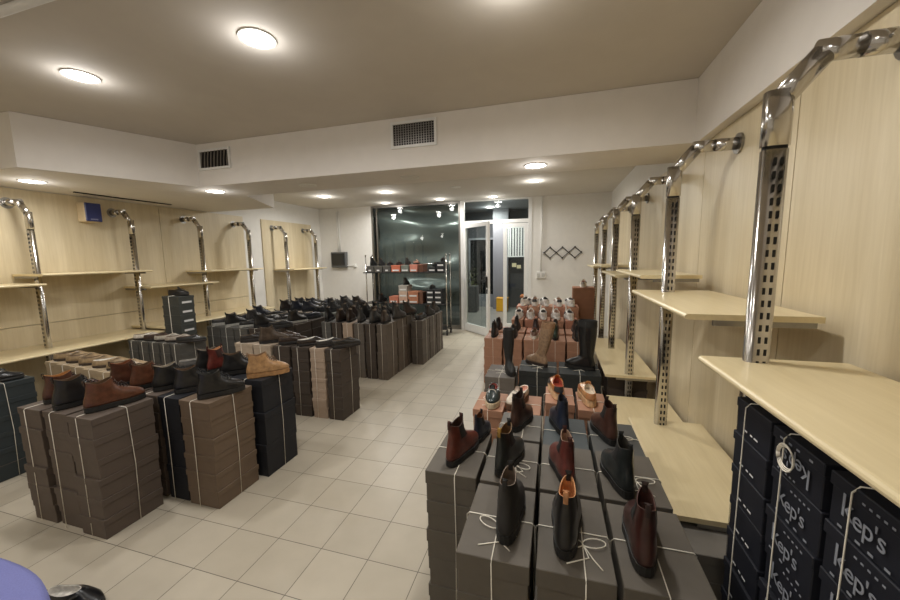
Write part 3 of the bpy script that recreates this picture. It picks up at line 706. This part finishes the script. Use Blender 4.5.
# grey pile under the alarm box
D2 = [-4.735+.165*i for i in range(6)]
for k in range(5):
    pl = '%s column of low grey pile' % ('first','second','third','fourth','fifth')[k]
    stack(D2[k],D2[k+1],2.86,3.19,.69,6,GREYD,'grey',pl,g_('low grey pile'),lid=.035,vis=3 if k else 2)
    string(D2[k],D2[k+1],2.855,3.195,.69,pl,cross=(k==4))
    c = ((206,198,184),(60,44,36),(168,162,150),(160,150,138),(40,40,40))[k]
    shoe('loafer',c,(D2[k]+.06,2.90,.69+Z),38,'%s flat shoe, %s from left on the low grey pile' % (('off-white','dark brown','light grey','pale taupe','black')[k],('first','second','third','fourth','fifth')[k]),'flat shoes on the low grey pile',sole=(40,34,30))
# labelled tower on the left
nT = 10; h = 1.165/nT; ty = 3.24
for i in range(nT):
    bw, bl = box_meshes(.28,.20,h,.03,(64,66,63)); dx = random.Random(i).uniform(-.012,.012)+.012*(i>6)-.02*(i==3)
    o = link('shoe_box', bw, None, (-4.53+dx,ty+.108,i*h), (0,0,.02*math.sin(i*2))); link('lid', bl, o)
    tag(o,'dark grey shoe box, %s in the tall tower by left wall' % (ORD+['bottom one'])[nT-1-i],'shoe box',g_('tall tower by left wall'))
    bm = bmesh.new(); add_box(bm,.140,.1420,-.06,.06,.028,.052); link('end_label', mesh_of(bm,M_DASH,'end_label'), o)
string(-4.67,-4.39,3.235,3.46,1.165,'tall tower by left wall',cross=False,r=.003)
shoe('low',BLK,(-4.64,3.33,1.165+Z),8,'black shoe on top of the tall tower by left wall','shoes on the tower',sc_=.95)
# wide grey pile by the left wall
G = [-4.46+.232*i for i in range(6)]; rows = ((3.62,3.95),(3.965,4.295),(4.31,4.64))
rw = ('front','middle','back'); fv = ('first','second','third','fourth','fifth','sixth')
for r,(a,b) in enumerate(rows):
    for k in range(5):
        pl = '%s column, %s row of wide wall pile' % (fv[k], rw[r])
        front = r == 0 or k == 4
        stack(G[k],G[k+1],a,b,.72,6,GREYD if k<3 else DKBR,'grey' if k<3 else 'dark brown',pl,g_('wide wall pile'),lid=.03 if front else 0,vis=3 if r==0 else 1)
        if front: string(G[k],G[k+1],a-.005,b+.005,.72,pl,cross=False)
        rs = random.Random(r*10+k); c, cn = rs.choice(((BLK,'black'),((48,46,46),'charcoal'),(NVY,'navy')))
        mdl = rs.choice(('low','sneaker','lace'))
        shoe(mdl,c,(G[k]+.08,a+.03,.72+Z),rs.uniform(45,80),'%s %s, %s from left, %s row of wide wall pile' % (cn,{'sneaker':'trainer','low':'low shoe','lace':'laced ankle boot'}[mdl],fv[k],rw[r]),'shoes on the wide wall pile',sole=(30,30,30) if rs.random()<.6 else (150,148,142),lining=(140,132,120) if rs.random()<.5 else (60,55,50))
# middle pile
DE = [-3.26,-3.01,-2.765,-2.545,-2.325,-2.14,-1.955]; dc = [(BEIGE,'beige'),(BEIGE,'beige'),(DKBR,'dark brown'),(DKBR,'dark brown'),(PINKB,'pinkish beige'),(DKBR,'dark brown')]
dn = ['left beige column','right beige column','left dark column','inner dark column','pinkish column','aisle-end column']
dsh = [('low',(46,42,40),'dark'),('lace',(74,62,52),'taupe'),('low',(52,40,34),'dark brown'),('loafer',(44,36,32),'black-brown'),('loafer',(40,34,30),'dark'),('low',(36,33,31),'black'),('low',(60,42,30),'brown')]
for k in range(6):
    pl = '%s of the middle pile' % dn[k]
    stack(DE[k],DE[k+1],2.935,3.275,.72,6 if k!=4 else 7,dc[k][0],dc[k][1],pl,g_('middle pile'),lid=.035,jit=.005,vis=(2,4,6,6,7,6)[k])
    string(DE[k],DE[k+1],2.93,3.28,.72,pl,cross=(k==5),off=-.015)
    m, c, cn = dsh[k]
    shoe(m,c,(DE[k]+.07,2.965,.72+Z),48,'%s shoe on the %s of the middle pile' % (cn,dn[k]),'shoes on the middle pile',lining=(225,222,215) if k in (3,4) else (90,76,62),sole=(30,26,24))
shoe('low',(64,52,44),(-2.93,3.14,.72+Z),30,'second taupe shoe behind the one on the right beige column, middle pile','shoes on the middle pile')
# far pile at the back wall
HE = [-4.34,-4.13,-3.92,-3.68,-3.44,-3.22]; hr = ((4.72,5.05),(5.065,5.395),(5.41,5.74))
hc = [(GREYD,'dark grey'),((140,132,122),'grey-beige'),((150,138,124),'beige'),(GREYD,'grey'),((118,120,112),'pale grey')]
for r,(a,b) in enumerate(hr):
    for k in range(5):
        pl = '%s column, %s row of far corner pile' % (fv[k], rw[r]); front = r == 0 or k == 4
        stack(HE[k],HE[k+1],a,b,.76,6,hc[k][0],hc[k][1],pl,g_('far corner pile'),lid=.03 if front else 0,vis=3 if r==0 else 1)
        rs = random.Random(r*17+k+100); mdl = rs.choice(('ankle','lace','low','sneaker')); c, cn = rs.choice(((BLK,'black'),((44,44,46),'charcoal'),(NVY,'navy'),((40,34,32),'black-brown')))
        shoe(mdl,c,(HE[k]+.09,a+.04,.76+Z),rs.uniform(40,95),'%s %s, %s from left, %s row of far corner pile' % (cn,{'ankle':'ankle boot','lace':'laced boot','low':'low shoe','sneaker':'trainer'}[mdl],fv[k],rw[r]),'shoes on the far corner pile',lining=(120,112,100),sole=(26,26,26))
        if mdl in ('low','sneaker'):
            shoe(mdl,c,(HE[k]+.17,a+.06,.76+Z),rs.uniform(60,95),'second %s %s, %s from left, %s row of far corner pile' % (cn,'low shoe' if mdl=='low' else 'trainer',fv[k],rw[r]),'shoes on the far corner pile',lining=(120,112,100),sole=(26,26,26),sc_=.9)
# back centre pile
EE = [-3.04+.166*i for i in range(7)]; er = ((4.12,4.45),(4.465,4.795),(4.81,5.14)); ec = [(GREYD,'grey'),(DKBR,'dark'),(PINKB,'pale pinkish'),((96,88,80),'grey-brown'),(DKBR,'dark brown'),((92,82,72),'brown')]
for r,(a,b) in enumerate(er):
    for k in range(6):
        pl = '%s column, %s row of back centre pile' % (fv[k], rw[r]); front = r == 0 or k == 5
        stack(EE[k],EE[k+1],a,b,.74,6,ec[k][0] if r==0 or k==5 else DKBR,ec[k][1] if r==0 or k==5 else 'dark brown',pl,g_('back centre pile'),lid=.03 if front else 0,vis=((4,4,5,6,6,6)[k] if r==0 else (5 if k==5 else 1)))
        if front: string(EE[k],EE[k+1],a-.005,b+.005,.74,pl,cross=(k==5))
        rs = random.Random(r*31+k+300); mdl = rs.choice(('chelsea','lace','chelsea','ankle')); c, cn = rs.choice(((BLK,'black'),((60,58,56),'dark grey'),(BLK,'black'),((52,42,36),'dark brown')))
        shoe(mdl,c,(EE[k]+.083,a+.025,.74+Z),rs.uniform(68,105),'%s %s, %s from left, %s row of back centre pile' % (cn,'pull-on boot' if mdl=='chelsea' else 'laced ankle boot',fv[k],rw[r]),'boots on the back centre pile',lining=(130,115,98),sc_=rs.uniform(.9,1.02))
# far aisle pile
for r,(a,b) in enumerate(((4.86,5.19),(5.205,5.535),(5.55,5.88))):
    pl = '%s column of the far aisle pile' % rw[r]
    stack(-2.035,-1.835,a,b,.665,5,(88,80,72),'grey-brown',pl,g_('far aisle pile'),lid=.03,vis=4 if r else 5)
    string(-2.035,-1.835,a-.005,b+.005,.665,pl,cross=True)
    shoe(('loafer','lace','chelsea')[r],((34,33,33),BLK,(44,38,34))[r],(-1.935,a+.03,.665+Z),(85,75,80)[r],'black %s on the %s column of the far aisle pile' % (('flat shoe','laced boot','pull-on boot')[r],rw[r]),'shoes on the far aisle pile',sc_=(1.1,.95,.9)[r])

# ------------------------------------------------------------------ foreground pile on the right
FX = [-.285,-.045,.19,.435]; c3 = ('left','middle','right')
for k in range(3):
    pl = '%s column, front row of foreground pile' % c3[k]
    stack(FX[k],FX[k+1],.965,1.335,.69,5,FGB,'taupe',pl,g_('foreground pile'),lid=.06,jit=.003,vis=2)
    string(FX[k],FX[k+1],.96,1.34,.69,pl,cross=True,bow=(0,1.10) if k<2 else False,off=(.0,.03,.0)[k])
R2 = [-.525]+FX
for k in range(4):
    pl = '%s column, second row of foreground pile' % ('outer','left','middle','right')[k]
    stack(R2[k],R2[k+1],1.35,1.715 if k else 1.76,.685,5,FGB,'taupe',pl,g_('foreground pile'),lid=.06,jit=.003,vis=1 if k else 5)
    string(R2[k],R2[k+1],1.345,1.72 if k else 1.765,.685,pl,cross=True,bow=(0,1.5) if k in (1,3) else False,off=.02)
for k in range(3):
    c = ((98,94,88),(70,76,78),(80,80,78))[k]
    pl = '%s column, third row of foreground pile' % c3[k]
    stack(FX[k],FX[k+1],1.775 if k==0 else 1.735,2.10,.655,5,c,('taupe','slate grey','grey')[k],pl,g_('foreground pile'),lid=.06,jit=.003,vis=1)
    string(FX[k],FX[k+1],1.765 if k==0 else 1.73,2.105,.655,pl,cross=True,bow=(k==2),off=.02)
BG = 'pull-on boots on the foreground pile'
LT = (196,140,92)
def fb(c, x, y, z, a, lab, s=1., lin_=(90,70,52), el=(26,25,24), tab=None): shoe('chelsea',c,(x,y,z+Z),a,lab,BG,lining=lin_,elastic=el,sc_=s*.9,tab=tab)
fb((33,31,30),-.135,1.03,.69,87,'black pull-on boot on front row of foreground pile, left column',1.06,(120,104,90))
fb((32,31,31),.045,1.02,.69,84,'black pull-on boot with tan pull tab, front row middle of foreground pile',1.06,LT,tab=(176,124,84))
fb((56,30,26),.262,1.02,.69,82,'dark burgundy pull-on boot on the front right box of foreground pile',1.06,(74,44,36))
fb((92,46,36),-.425,1.40,.685,74,'reddish brown pull-on boot on the outer left column of foreground pile',1.0,(70,50,40))
fb((34,38,50),-.352,1.62,.685,80,'small navy boot peeping out behind the outer left boxes',.72,(110,70,40))
fb((36,38,36),-.205,1.38,.685,75,'black pull-on boot with yellowish tab, second row of foreground pile',1.03,(120,92,60),tab=(150,116,50))
fb((98,50,44),.075,1.385,.685,100,'oxblood red pull-on boot in the centre of foreground pile',1.0,(160,130,110))
fb((36,40,40),.285,1.37,.685,98,'black-green pull-on boot on the second row near low shelf',1.03,(60,56,50))
fb((62,42,34),-.195,1.84,.655,74,'dark brown pull-on boot, third row left of foreground pile',1.03,(60,42,34))
fb((38,44,58),.07,1.86,.655,100,'navy blue pull-on boot in the third row middle',1.0,(50,50,56))
fb((70,46,38),.30,1.82,.655,102,'brown pull-on boot in the third row beside the lowest shelf',1.03,(70,46,38))
# orange-brown trainer boxes
for i,(a,b,y0,y1,z,nme) in enumerate(((-.505,-.290,2.2,2.53,.60,'leftmost'),(-.285,-.06,2.2,2.53,.60,'second'),(-.05,.142,2.2,2.51,.69,'third'),(.15,.34,2.18,2.5,.67,'rightmost'))):
    pl = '%s of the four trainer stacks' % nme
    stack(a,b,y0,y1,z,5,ORANGE,'orange-brown',pl,g_('four trainer stacks'),lid=.05,vis=2)
    string(a,b,y0-.005,y1+.005,z,pl,cross=True,bow=(i==0))
TG = 'trainers on the orange-brown boxes'
shoe('sneaker',(40,50,50),(-.40,2.50,.60+Z),-86,'dark green trainer with cream sole, leftmost on the orange-brown boxes',TG,sole=(205,185,155),lining=(120,50,40),tab=(30,36,36),lace=(210,200,185),tongue=(60,60,58),sc_=1.0)
shoe('sneaker',(212,200,184),(-.17,2.50,.60+Z),-110,'white and brown trainer, second on the orange-brown boxes',TG,sole=(90,62,44),lining=(200,150,130),tab=(70,48,36),elastic=(90,60,44),tongue=(205,190,175),sc_=1.0)
shoe('sneaker',(176,108,50),(.045,2.25,.69+Z),94,'orange and black trainer, third on the orange-brown boxes',TG,sole=(216,180,140),lining=(150,60,40),tab=(50,46,44),elastic=(60,54,50),sc_=1.0)
shoe('sneaker',(190,140,92),(.235,2.23,.67+Z),94,'tan trainer with cream lining, rightmost on the orange-brown boxes',TG,sole=(210,172,130),lining=(214,200,180),tab=(176,120,76),elastic=(150,96,58))
# boxes for tall boots
for a,b,y0,y1,z,n,c,cn,pl in ((-.66,-.345,3.42,3.86,.40,3,(104,98,92),'grey','left one of three wide stacks'),(-.335,.052,3.53,3.93,.45,3,CHARC,'charcoal','middle one of three wide stacks'),(.06,.46,3.53,3.96,.45,3,CHARC,'charcoal','right one of three wide stacks')):
    stack(a,b,y0,y1,z,n,c,cn,pl,g_('three wide stacks'),lid=.05,kind='wide boot box',vis=2)
    string(a,b,y0-.005,y1+.005,z,pl,cross=True,bow=True)
TB = 'tall boots on the wide boxes'
shoe('tall',(30,30,30),(-.46,3.72,.40+Z),-72,'tall slim black boot on the grey wide box',TB,sc_=.93,lining=(60,58,55),elastic=(26,26,26))
shoe('slouch',(148,122,98),(-.05,3.70,.45+Z),140,'tall beige suede boot leaning on the middle wide box',TB,sc_=.98,lining=(150,120,92),sole=(50,40,34),elastic=(148,116,88))
shoe('tall',(27,27,28),(.41,3.70,.45+Z),160,'tall black riding boot on the right wide charcoal box',TB,sc_=1.04,lining=(50,48,46),elastic=(24,24,24))
# orange pile farther back
OX0 = [-.835,-.59,-.345,-.095,.155,.405]
orr = ((4.33,4.67,.58,5),(4.685,5.025,.60,5),(5.04,5.38,.70,6),(5.395,5.735,.84,7))
r4 = ('first','second','third','fourth')
for r,(a,b,z,n) in enumerate(orr):
    OX = OX0 if r < 2 else [-.63+.03*r+.18*i for i in range(6)]
    for k in range(5):
        if r == 1 and k in (1,3): pass
        pl = '%s column, %s row of orange pile' % (fv[k], r4[r])
        stack(OX[k],OX[k+1],a,b,z,n,ORANGE if (k+r)%3 or r==0 else (170,120,98),'orange-brown',pl,g_('orange pile'),lid=.035,jit=.004,vis=(4,1,2,2)[r])
        if r == 0: string(OX[k],OX[k+1],a-.005,b+.005,z,pl,cross=(k in (0,2)))
        x = (OX[k]+OX[k+1])/2
        if r == 0:
            c, cn, m = ((BLK,'black','chelsea'),((36,34,33),'black','lace'),((54,40,34),'dark brown','chelsea'),((44,56,46),'dark green','chelsea'),((34,34,34),'black','chelsea'))[k]
            if k == 2: shoe('sneaker',(150,112,96),(x,a+.04,z+Z),88,'dusty brown trainer, third in first row of orange pile','shoes on the orange pile',sole=(220,212,200)); continue
            shoe(m,c,(x,a+.03,z+Z),90,'%s boot, %s in first row of orange pile' % (cn,fv[k]),'shoes on the orange pile',sc_=.92)
        elif r == 1:
            c, cn, m = ((BLK,'black','lace'),((36,34,33),'black','chelsea'),((58,48,50),'plum grey','lace'),((52,50,50),'charcoal','lace'),((46,42,40),'dark','lace'))[k]
            shoe(m,c,(x,a+.03,z+Z),88,'%s boot, %s in second row of orange pile' % (cn,fv[k]),'shoes on the orange pile',sc_=.9)
        else:
            rs = random.Random(r*5+k); dark = rs.random()<.4 and r == 3
            shoe('sneaker',WHT,(x,a+.03,z+Z),90+rs.uniform(-15,15),'white trainer%s, %s in %s row of orange pile' % (' with black heel' if dark else '',fv[k],r4[r]),'white trainers on the orange pile',sole=(232,230,226),lining=(170,140,120) if k%2 else (70,66,64),tab=(40,40,40) if dark else (205,196,186),elastic=(150,120,104) if k%2 else (70,70,72),lace=(225,225,222),tongue=(222,218,212),sc_=1.2)
# tall plain carton standing beyond the orange pile
t = empty('tall_carton', (.43,5.0,.0), 0, 'tall plain brown carton upright at the right end of orange pile', 'carton')
t.location = (.44,5.9,0)
link('body', boxm('carton_body', box_mat((136,96,72)), -.155, .155, -.15, .15, 0, 1.08, bev=.004), t)
link('flap', boxm('carton_flap', box_mat((146,104,80)), -.156, .156, -.151, .151, 1.081, 1.095, bev=.003), t)
shoe('sneaker',(214,204,190),(.42,5.78,1.095+Z),80,'pale trainer on top of the tall brown carton','trainers on the carton',sole=(228,224,216),lining=(150,110,90))
# stacks tucked under the low shelves
for i,(a,b,y0,y1,z,n,c,cn,pl) in enumerate(((.462,.80,1.45,1.78,.45,4,(118,114,108),'grey','stack under the low shelf beside foreground boots'),(.50,.86,3.56,3.90,.45,4,DKBR,'dark brown','stack under the low shelf by the charcoal boxes'),(.56,.88,4.55,4.9,.36,3,DKBR,'dark brown','stack under the far low shelf'))):
    stack(a,b,y0,y1,z,n,c,cn,pl,g_('stacks under the low shelves'),lid=.04,vis=4)

# ------------------------------------------------------------------ navy boxes with lettering under the big shelf
def text_mesh(s, size, name):
    cu = bpy.data.curves.new(name, 'FONT'); cu.body = s; cu.size = size; cu.extrude = .0004; cu.align_x = 'CENTER'; cu.align_y = 'CENTER'; cu.space_character = .92
    o = bpy.data.objects.new(name, cu); COL.objects.link(o)
    bpy.context.view_layer.update()
    me = bpy.data.meshes.new_from_object(o.evaluated_get(bpy.context.evaluated_depsgraph_get()))
    bpy.data.objects.remove(o); bpy.data.curves.remove(cu)
    me.materials.clear(); me.materials.append(M_LOGO); return me
bm = bmesh.new(); kb = text_mesh('k', .070, 'logo_k'); eb = text_mesh("ep's", .055, 'logo_eps')
for me0, dx, dy in ((kb,-.043,.005),(eb,.010,-.004)):
    t0 = bmesh.new(); t0.from_mesh(me0)
    bmesh.ops.translate(t0, verts=t0.verts[:], vec=(dx,dy,0)); tm = bpy.data.meshes.new('tmp'); t0.to_mesh(tm); t0.free(); bm.from_mesh(tm); bpy.data.meshes.remove(tm)
rs = random.Random(5)
for k in range(5): add_box(bm, -.01+k*.016, -.003+k*.016, .038, .042, 0, .0006)          # small print, too fine to read
for k, x in enumerate((-.062,-.016,.014,.05)): add_box(bm, x, x+.012, -.045, -.040, 0, .0006)
# text plane -> face looking to -x
bmesh.ops.transform(bm, matrix=Matrix(((0,0,-1,0),(-1,0,0,0),(0,1,0,0),(0,0,0,1))), verts=bm.verts[:])
LOGO = mesh_of(bm, M_LOGO, 'lettering')
bm = bmesh.new()
for k, (y,w_) in enumerate(((.03,.022),(-.005,.012),(-.03,.02))): add_box(bm, -.0006, 0, y-w_/2, y+w_/2, -.032, -.027)
DASH = mesh_of(bm, M_DASH, 'small_print')
KY = [(1.135,1.335),(.927,1.127),(.719,.919),(.511,.711)]; kn = ('farthest','second','third','nearest')
nK = 10; zK = 1.135
for k,(a,b) in enumerate(KY):
    h = zK/nK
    for i in range(nK):
        body, l = box_meshes(.33,b-a-.008,h,.03,NAVYB); rs = random.Random(k*50+i); dx = rs.uniform(-.004,.004)
        o = link('shoe_box', body, None, (.745+dx,(a+b)/2+rs.uniform(-.002,.002),i*h), (0,0,0)); link('lid', l, o)
        lv = nK-1-i
        tag(o,'navy shoe box with grey lettering, %s in %s column under big shelf' % ((ORD+['bottom one'])[lv],kn[k]),'shoe box',g_('navy columns under the big shelf'))
        if k == 0: link('small_print', DASH, o, (-.1655,0,h*.5))
        else:
            q = link('lettering', LOGO, o, (-.1655,0,h*.48))
            if k == 1 and lv == 0: q.rotation_euler = (PI,0,0)
    bm = bmesh.new(); yc = (a+b)/2+(.03,.045,.035,0)[k]; xf_ = .573
    add_tube(bm, [(xf_,yc-.004,.006),(xf_,yc,.5),(xf_,yc-.006,zK-.01),(xf_+.012,yc-.006,zK+.004),(.80,yc-.01,zK+.004)], .0018, 5)
    if k == 1:
        for q in range(3):
            add_tube(bm, [(xf_-.004-.002*q,yc-.028+.030*math.cos(2*PI*j/16)*(1+.05*q),zK-.050+(.026+.004*q)*math.sin(2*PI*j/16)) for j in range(17)], .0018, 5)
    tag(link('string', mesh_of(bm, M_STRING, 'navy_string', True)),'white string tied down the %s column of navy boxes under the big shelf' % kn[k],'string','white strings around the box stacks')

# ------------------------------------------------------------------ wheeled rack in front of the black sheeting
t = empty('shoe_rack', (-2.95,7.0,0), 0, 'wheeled metal display rack in front of the black window sheeting', 'rack')
hw = .89
for sx in (-1,1):
    for sy in (-.14,.14):
        bm = bmesh.new(); add_tube(bm, [(sx*hw,sy,.09),(sx*hw,sy,1.63)], .013, 8); add_disc(bm, sx*hw, sy, 1.63, 1.66, .02, .008, 10); link('post', mesh_of(bm, M_CHROME, 'rack_post', True), t)
        bm = bmesh.new(); add_tube(bm, [(sx*hw-.012,sy,.042),(sx*hw+.012,sy,.042)], .041, 14); add_box(bm, sx*hw-.018, sx*hw+.018, sy-.02, sy+.02, .07, .10); link('caster', mesh_of(bm, M_BLACKMETAL, 'caster'), t)
for z in (.12,.62,1.27): link('shelf_board', boxm('rack_board', plain('rack_dark',(36,36,36),.4), -hw-.06, hw-.015, -.17, .17, z, z+.022, bev=.003), t)
bm = bmesh.new(); add_tube(bm, [(-hw,.14,1.45),(hw,.14,1.45)], .010, 8); link('rail', mesh_of(bm, M_CHROME, 'rack_rail', True), t)
RKG = 'boxes and shoes on the wheeled rack'
def rbox(x0, x1, z0, z1, c, lab, white=1):
    body, l = box_meshes(x1-x0-.008,.28,z1-z0-.001,.03,c)
    o = link('shoe_box', body, None, ((x0+x1)/2,6.98,z0+.001)); link('lid', l, o); tag(o, lab, 'shoe box', g_('wheeled rack'))
    if white:
        w = (x1-x0)*(.35 if white==1 else .16); bm = bmesh.new(); add_box(bm, -w, w, -.1425, -.1405, .02, .05); link('end_label', mesh_of(bm, M_DASH, 'end_label'), o)
zt = 1.293
U = [(-3.83,-3.65,.13,GREYD,'grey','first'),(-3.64,-3.45,.13,GREYD,'grey','second'),(-3.44,-3.26,.13,GREYD,'grey','third'),(-3.25,-3.04,.14,(190,108,82),'red-orange','fourth'),(-3.03,-2.85,.14,(112,118,110),'grey-green','fifth'),(-2.84,-2.66,.15,(196,130,112),'pink-orange','sixth'),(-2.65,-2.54,.15,(96,64,50),'dark brown','seventh')]
for x0,x1,hh,c,cn,o_ in U:
    rbox(x0,x1,zt,zt+hh,c,'%s shoe box, %s from left on the upper shelf of the wheeled rack' % (cn,o_), 2 if cn=='grey' else (1 if o_!='seventh' else 0))
sh = [('chelsea',BLK,'black boot'),('ankle',(40,38,38),'charcoal boot'),('low',BLK,'black shoe'),('low',(40,34,32),'dark shoe'),('lace',(44,44,42),'dark grey boot'),('sneaker',(190,150,130),'pinkish trainer')]
for (x0,x1,hh,c,cn,o_),(m,cc_,nm_) in zip(U,sh): shoe(m,cc_,((x0+x1)/2,6.88,zt+hh+Z-.001),85,'%s on the %s box from left, upper shelf of wheeled rack' % (nm_,o_),'shoes on the wheeled rack',sc_=.85)
for x0,x1,cn in ((-2.44,-2.27,'left'),(-2.26,-2.09,'right')):
    for q in range(2 if cn=='right' else 1):
        rbox(x0,x1,zt+.1*q,zt+.1*(q+1),(46,48,50),'dark shoe box, %s of the %s dark stack on the upper rack shelf' % ('lower' if q==0 else 'upper',cn))
    shoe('low',BLK,((x0+x1)/2,6.9,zt+(.2 if cn=='right' else .1)+Z),85,'black shoe on the %s dark stack, upper rack shelf' % cn,'shoes on the wheeled rack',sc_=.85)
zt = .643
rbox(-3.32,-3.11,zt,zt+.14,(190,120,96),'orange shoe box at the left of lower rack shelf')
for q in range(3): rbox(-3.10,-2.90,zt+.125*q,zt+.125*(q+1),((196,160,140),(196,170,152),(170,164,156))[q],'%s of the beige stack on the lower rack shelf' % ('bottom pale box','middle pale box','top greyish box')[q])
for q in range(2): rbox(-2.89,-2.66,zt+.125*q,zt+.125*(q+1),(178,122,94),'%s orange box right of the beige stack on the lower rack shelf' % ('lower','upper')[q])
rbox(-2.65,-2.56,zt,zt+.24,(104,72,56),'narrow brown box at the end of the orange ones, lower rack shelf',0)
for x0,n,cn in ((-2.49,3,'left'),(-2.32,3,'right')):
    for q in range(n): rbox(x0,x0+.165,zt+.1*q,zt+.1*(q+1),(46,48,50),'dark shoe box, %s in the %s dark stack of the lower rack shelf' % (('bottom','middle','top')[q],cn))
shoe('low',BLK,(-2.42,6.9,zt+.3+Z),85,'black shoe on the left dark stack, lower rack shelf','shoes on the wheeled rack',sc_=.85)
shoe('ankle',(38,37,36),(-3.6,6.92,zt+Z-.001),80,'black boot standing alone at the left of lower rack shelf','shoes on the wheeled rack',sc_=1.)
shoe('lace',(46,42,40),(-3.0,6.9,zt+.375+Z),85,'dark boot on top of the beige stack, lower rack shelf','shoes on the wheeled rack',sc_=.85)

# ------------------------------------------------------------------ blue seat and the black shoe at the bottom left corner
t = empty('padded_stool', (-2.05,.40,0), 0, 'periwinkle blue rounded seat cut off by the bottom left corner', 'stool')
def sup(a, b, z): 
    n = 64; return [(a*math.copysign(abs(math.cos(2*PI*i/n))**(2/2.4),math.cos(2*PI*i/n)), b*math.copysign(abs(math.sin(2*PI*i/n))**(2/2.4),math.sin(2*PI*i/n)), z) for i in range(n)]
bm = bmesh.new(); L_ = [sup(.52,.32,.33),sup(.55,.345,.345),sup(.555,.35,.40),sup(.55,.345,.435),sup(.53,.325,.45),sup(.3,.18,.455)]
V_ = [[bm.verts.new(p) for p in r] for r in L_]
for a,b in zip(V_[:-1],V_[1:]):
    for i in range(64): bm.faces.new((a[i],a[(i+1)%64],b[(i+1)%64],b[i]))
bm.faces.new(list(reversed(V_[0]))); bm.faces.new(V_[-1])
link('cushion', mesh_of(bm, plain('periwinkle_fabric',(112,116,172),.8,var=.08,scale=220,bump=.1), 'cushion', True), t)
for sx in (-.38,.38):
    for sy in (-.2,.2):
        bm = bmesh.new(); add_tube(bm, [(sx,sy,0),(sx,sy,.335)], .018, 12); link('leg', mesh_of(bm, M_CHROME, 'stool_leg', True), t)
shoe('loafer',(22,22,24),(-2.28,.93,.001),8,'glossy black shoe with a pale rim by the blue seat','floor shoes',lining=(196,192,184),sc_=1.0)

so = link('shoe_boxes', mesh_of(STUFF, [box_mat(c) for c in STUFF_MATS], 'shoe_boxes')); so['kind'] = 'stuff'
tag(so, 'remaining shoe boxes deeper inside and behind the stacked piles', 'shoe boxes')

# ------------------------------------------------------------------ world and colour
w = bpy.data.worlds.new('night'); sc.world = w; w.use_nodes = True
w.node_tree.nodes['Background'].inputs[0].default_value = (.02,.025,.035,1); w.node_tree.nodes['Background'].inputs[1].default_value = .4
sc.view_settings.view_transform = 'Standard'; sc.view_settings.look = 'None'; sc.view_settings.gamma = 1; sc.view_settings.use_curve_mapping = False
sc.view_settings.exposure = .16
sc.cycles.max_bounces = 8; sc.cycles.diffuse_bounces = 5; sc.cycles.caustics_reflective = False; sc.cycles.caustics_refractive = False
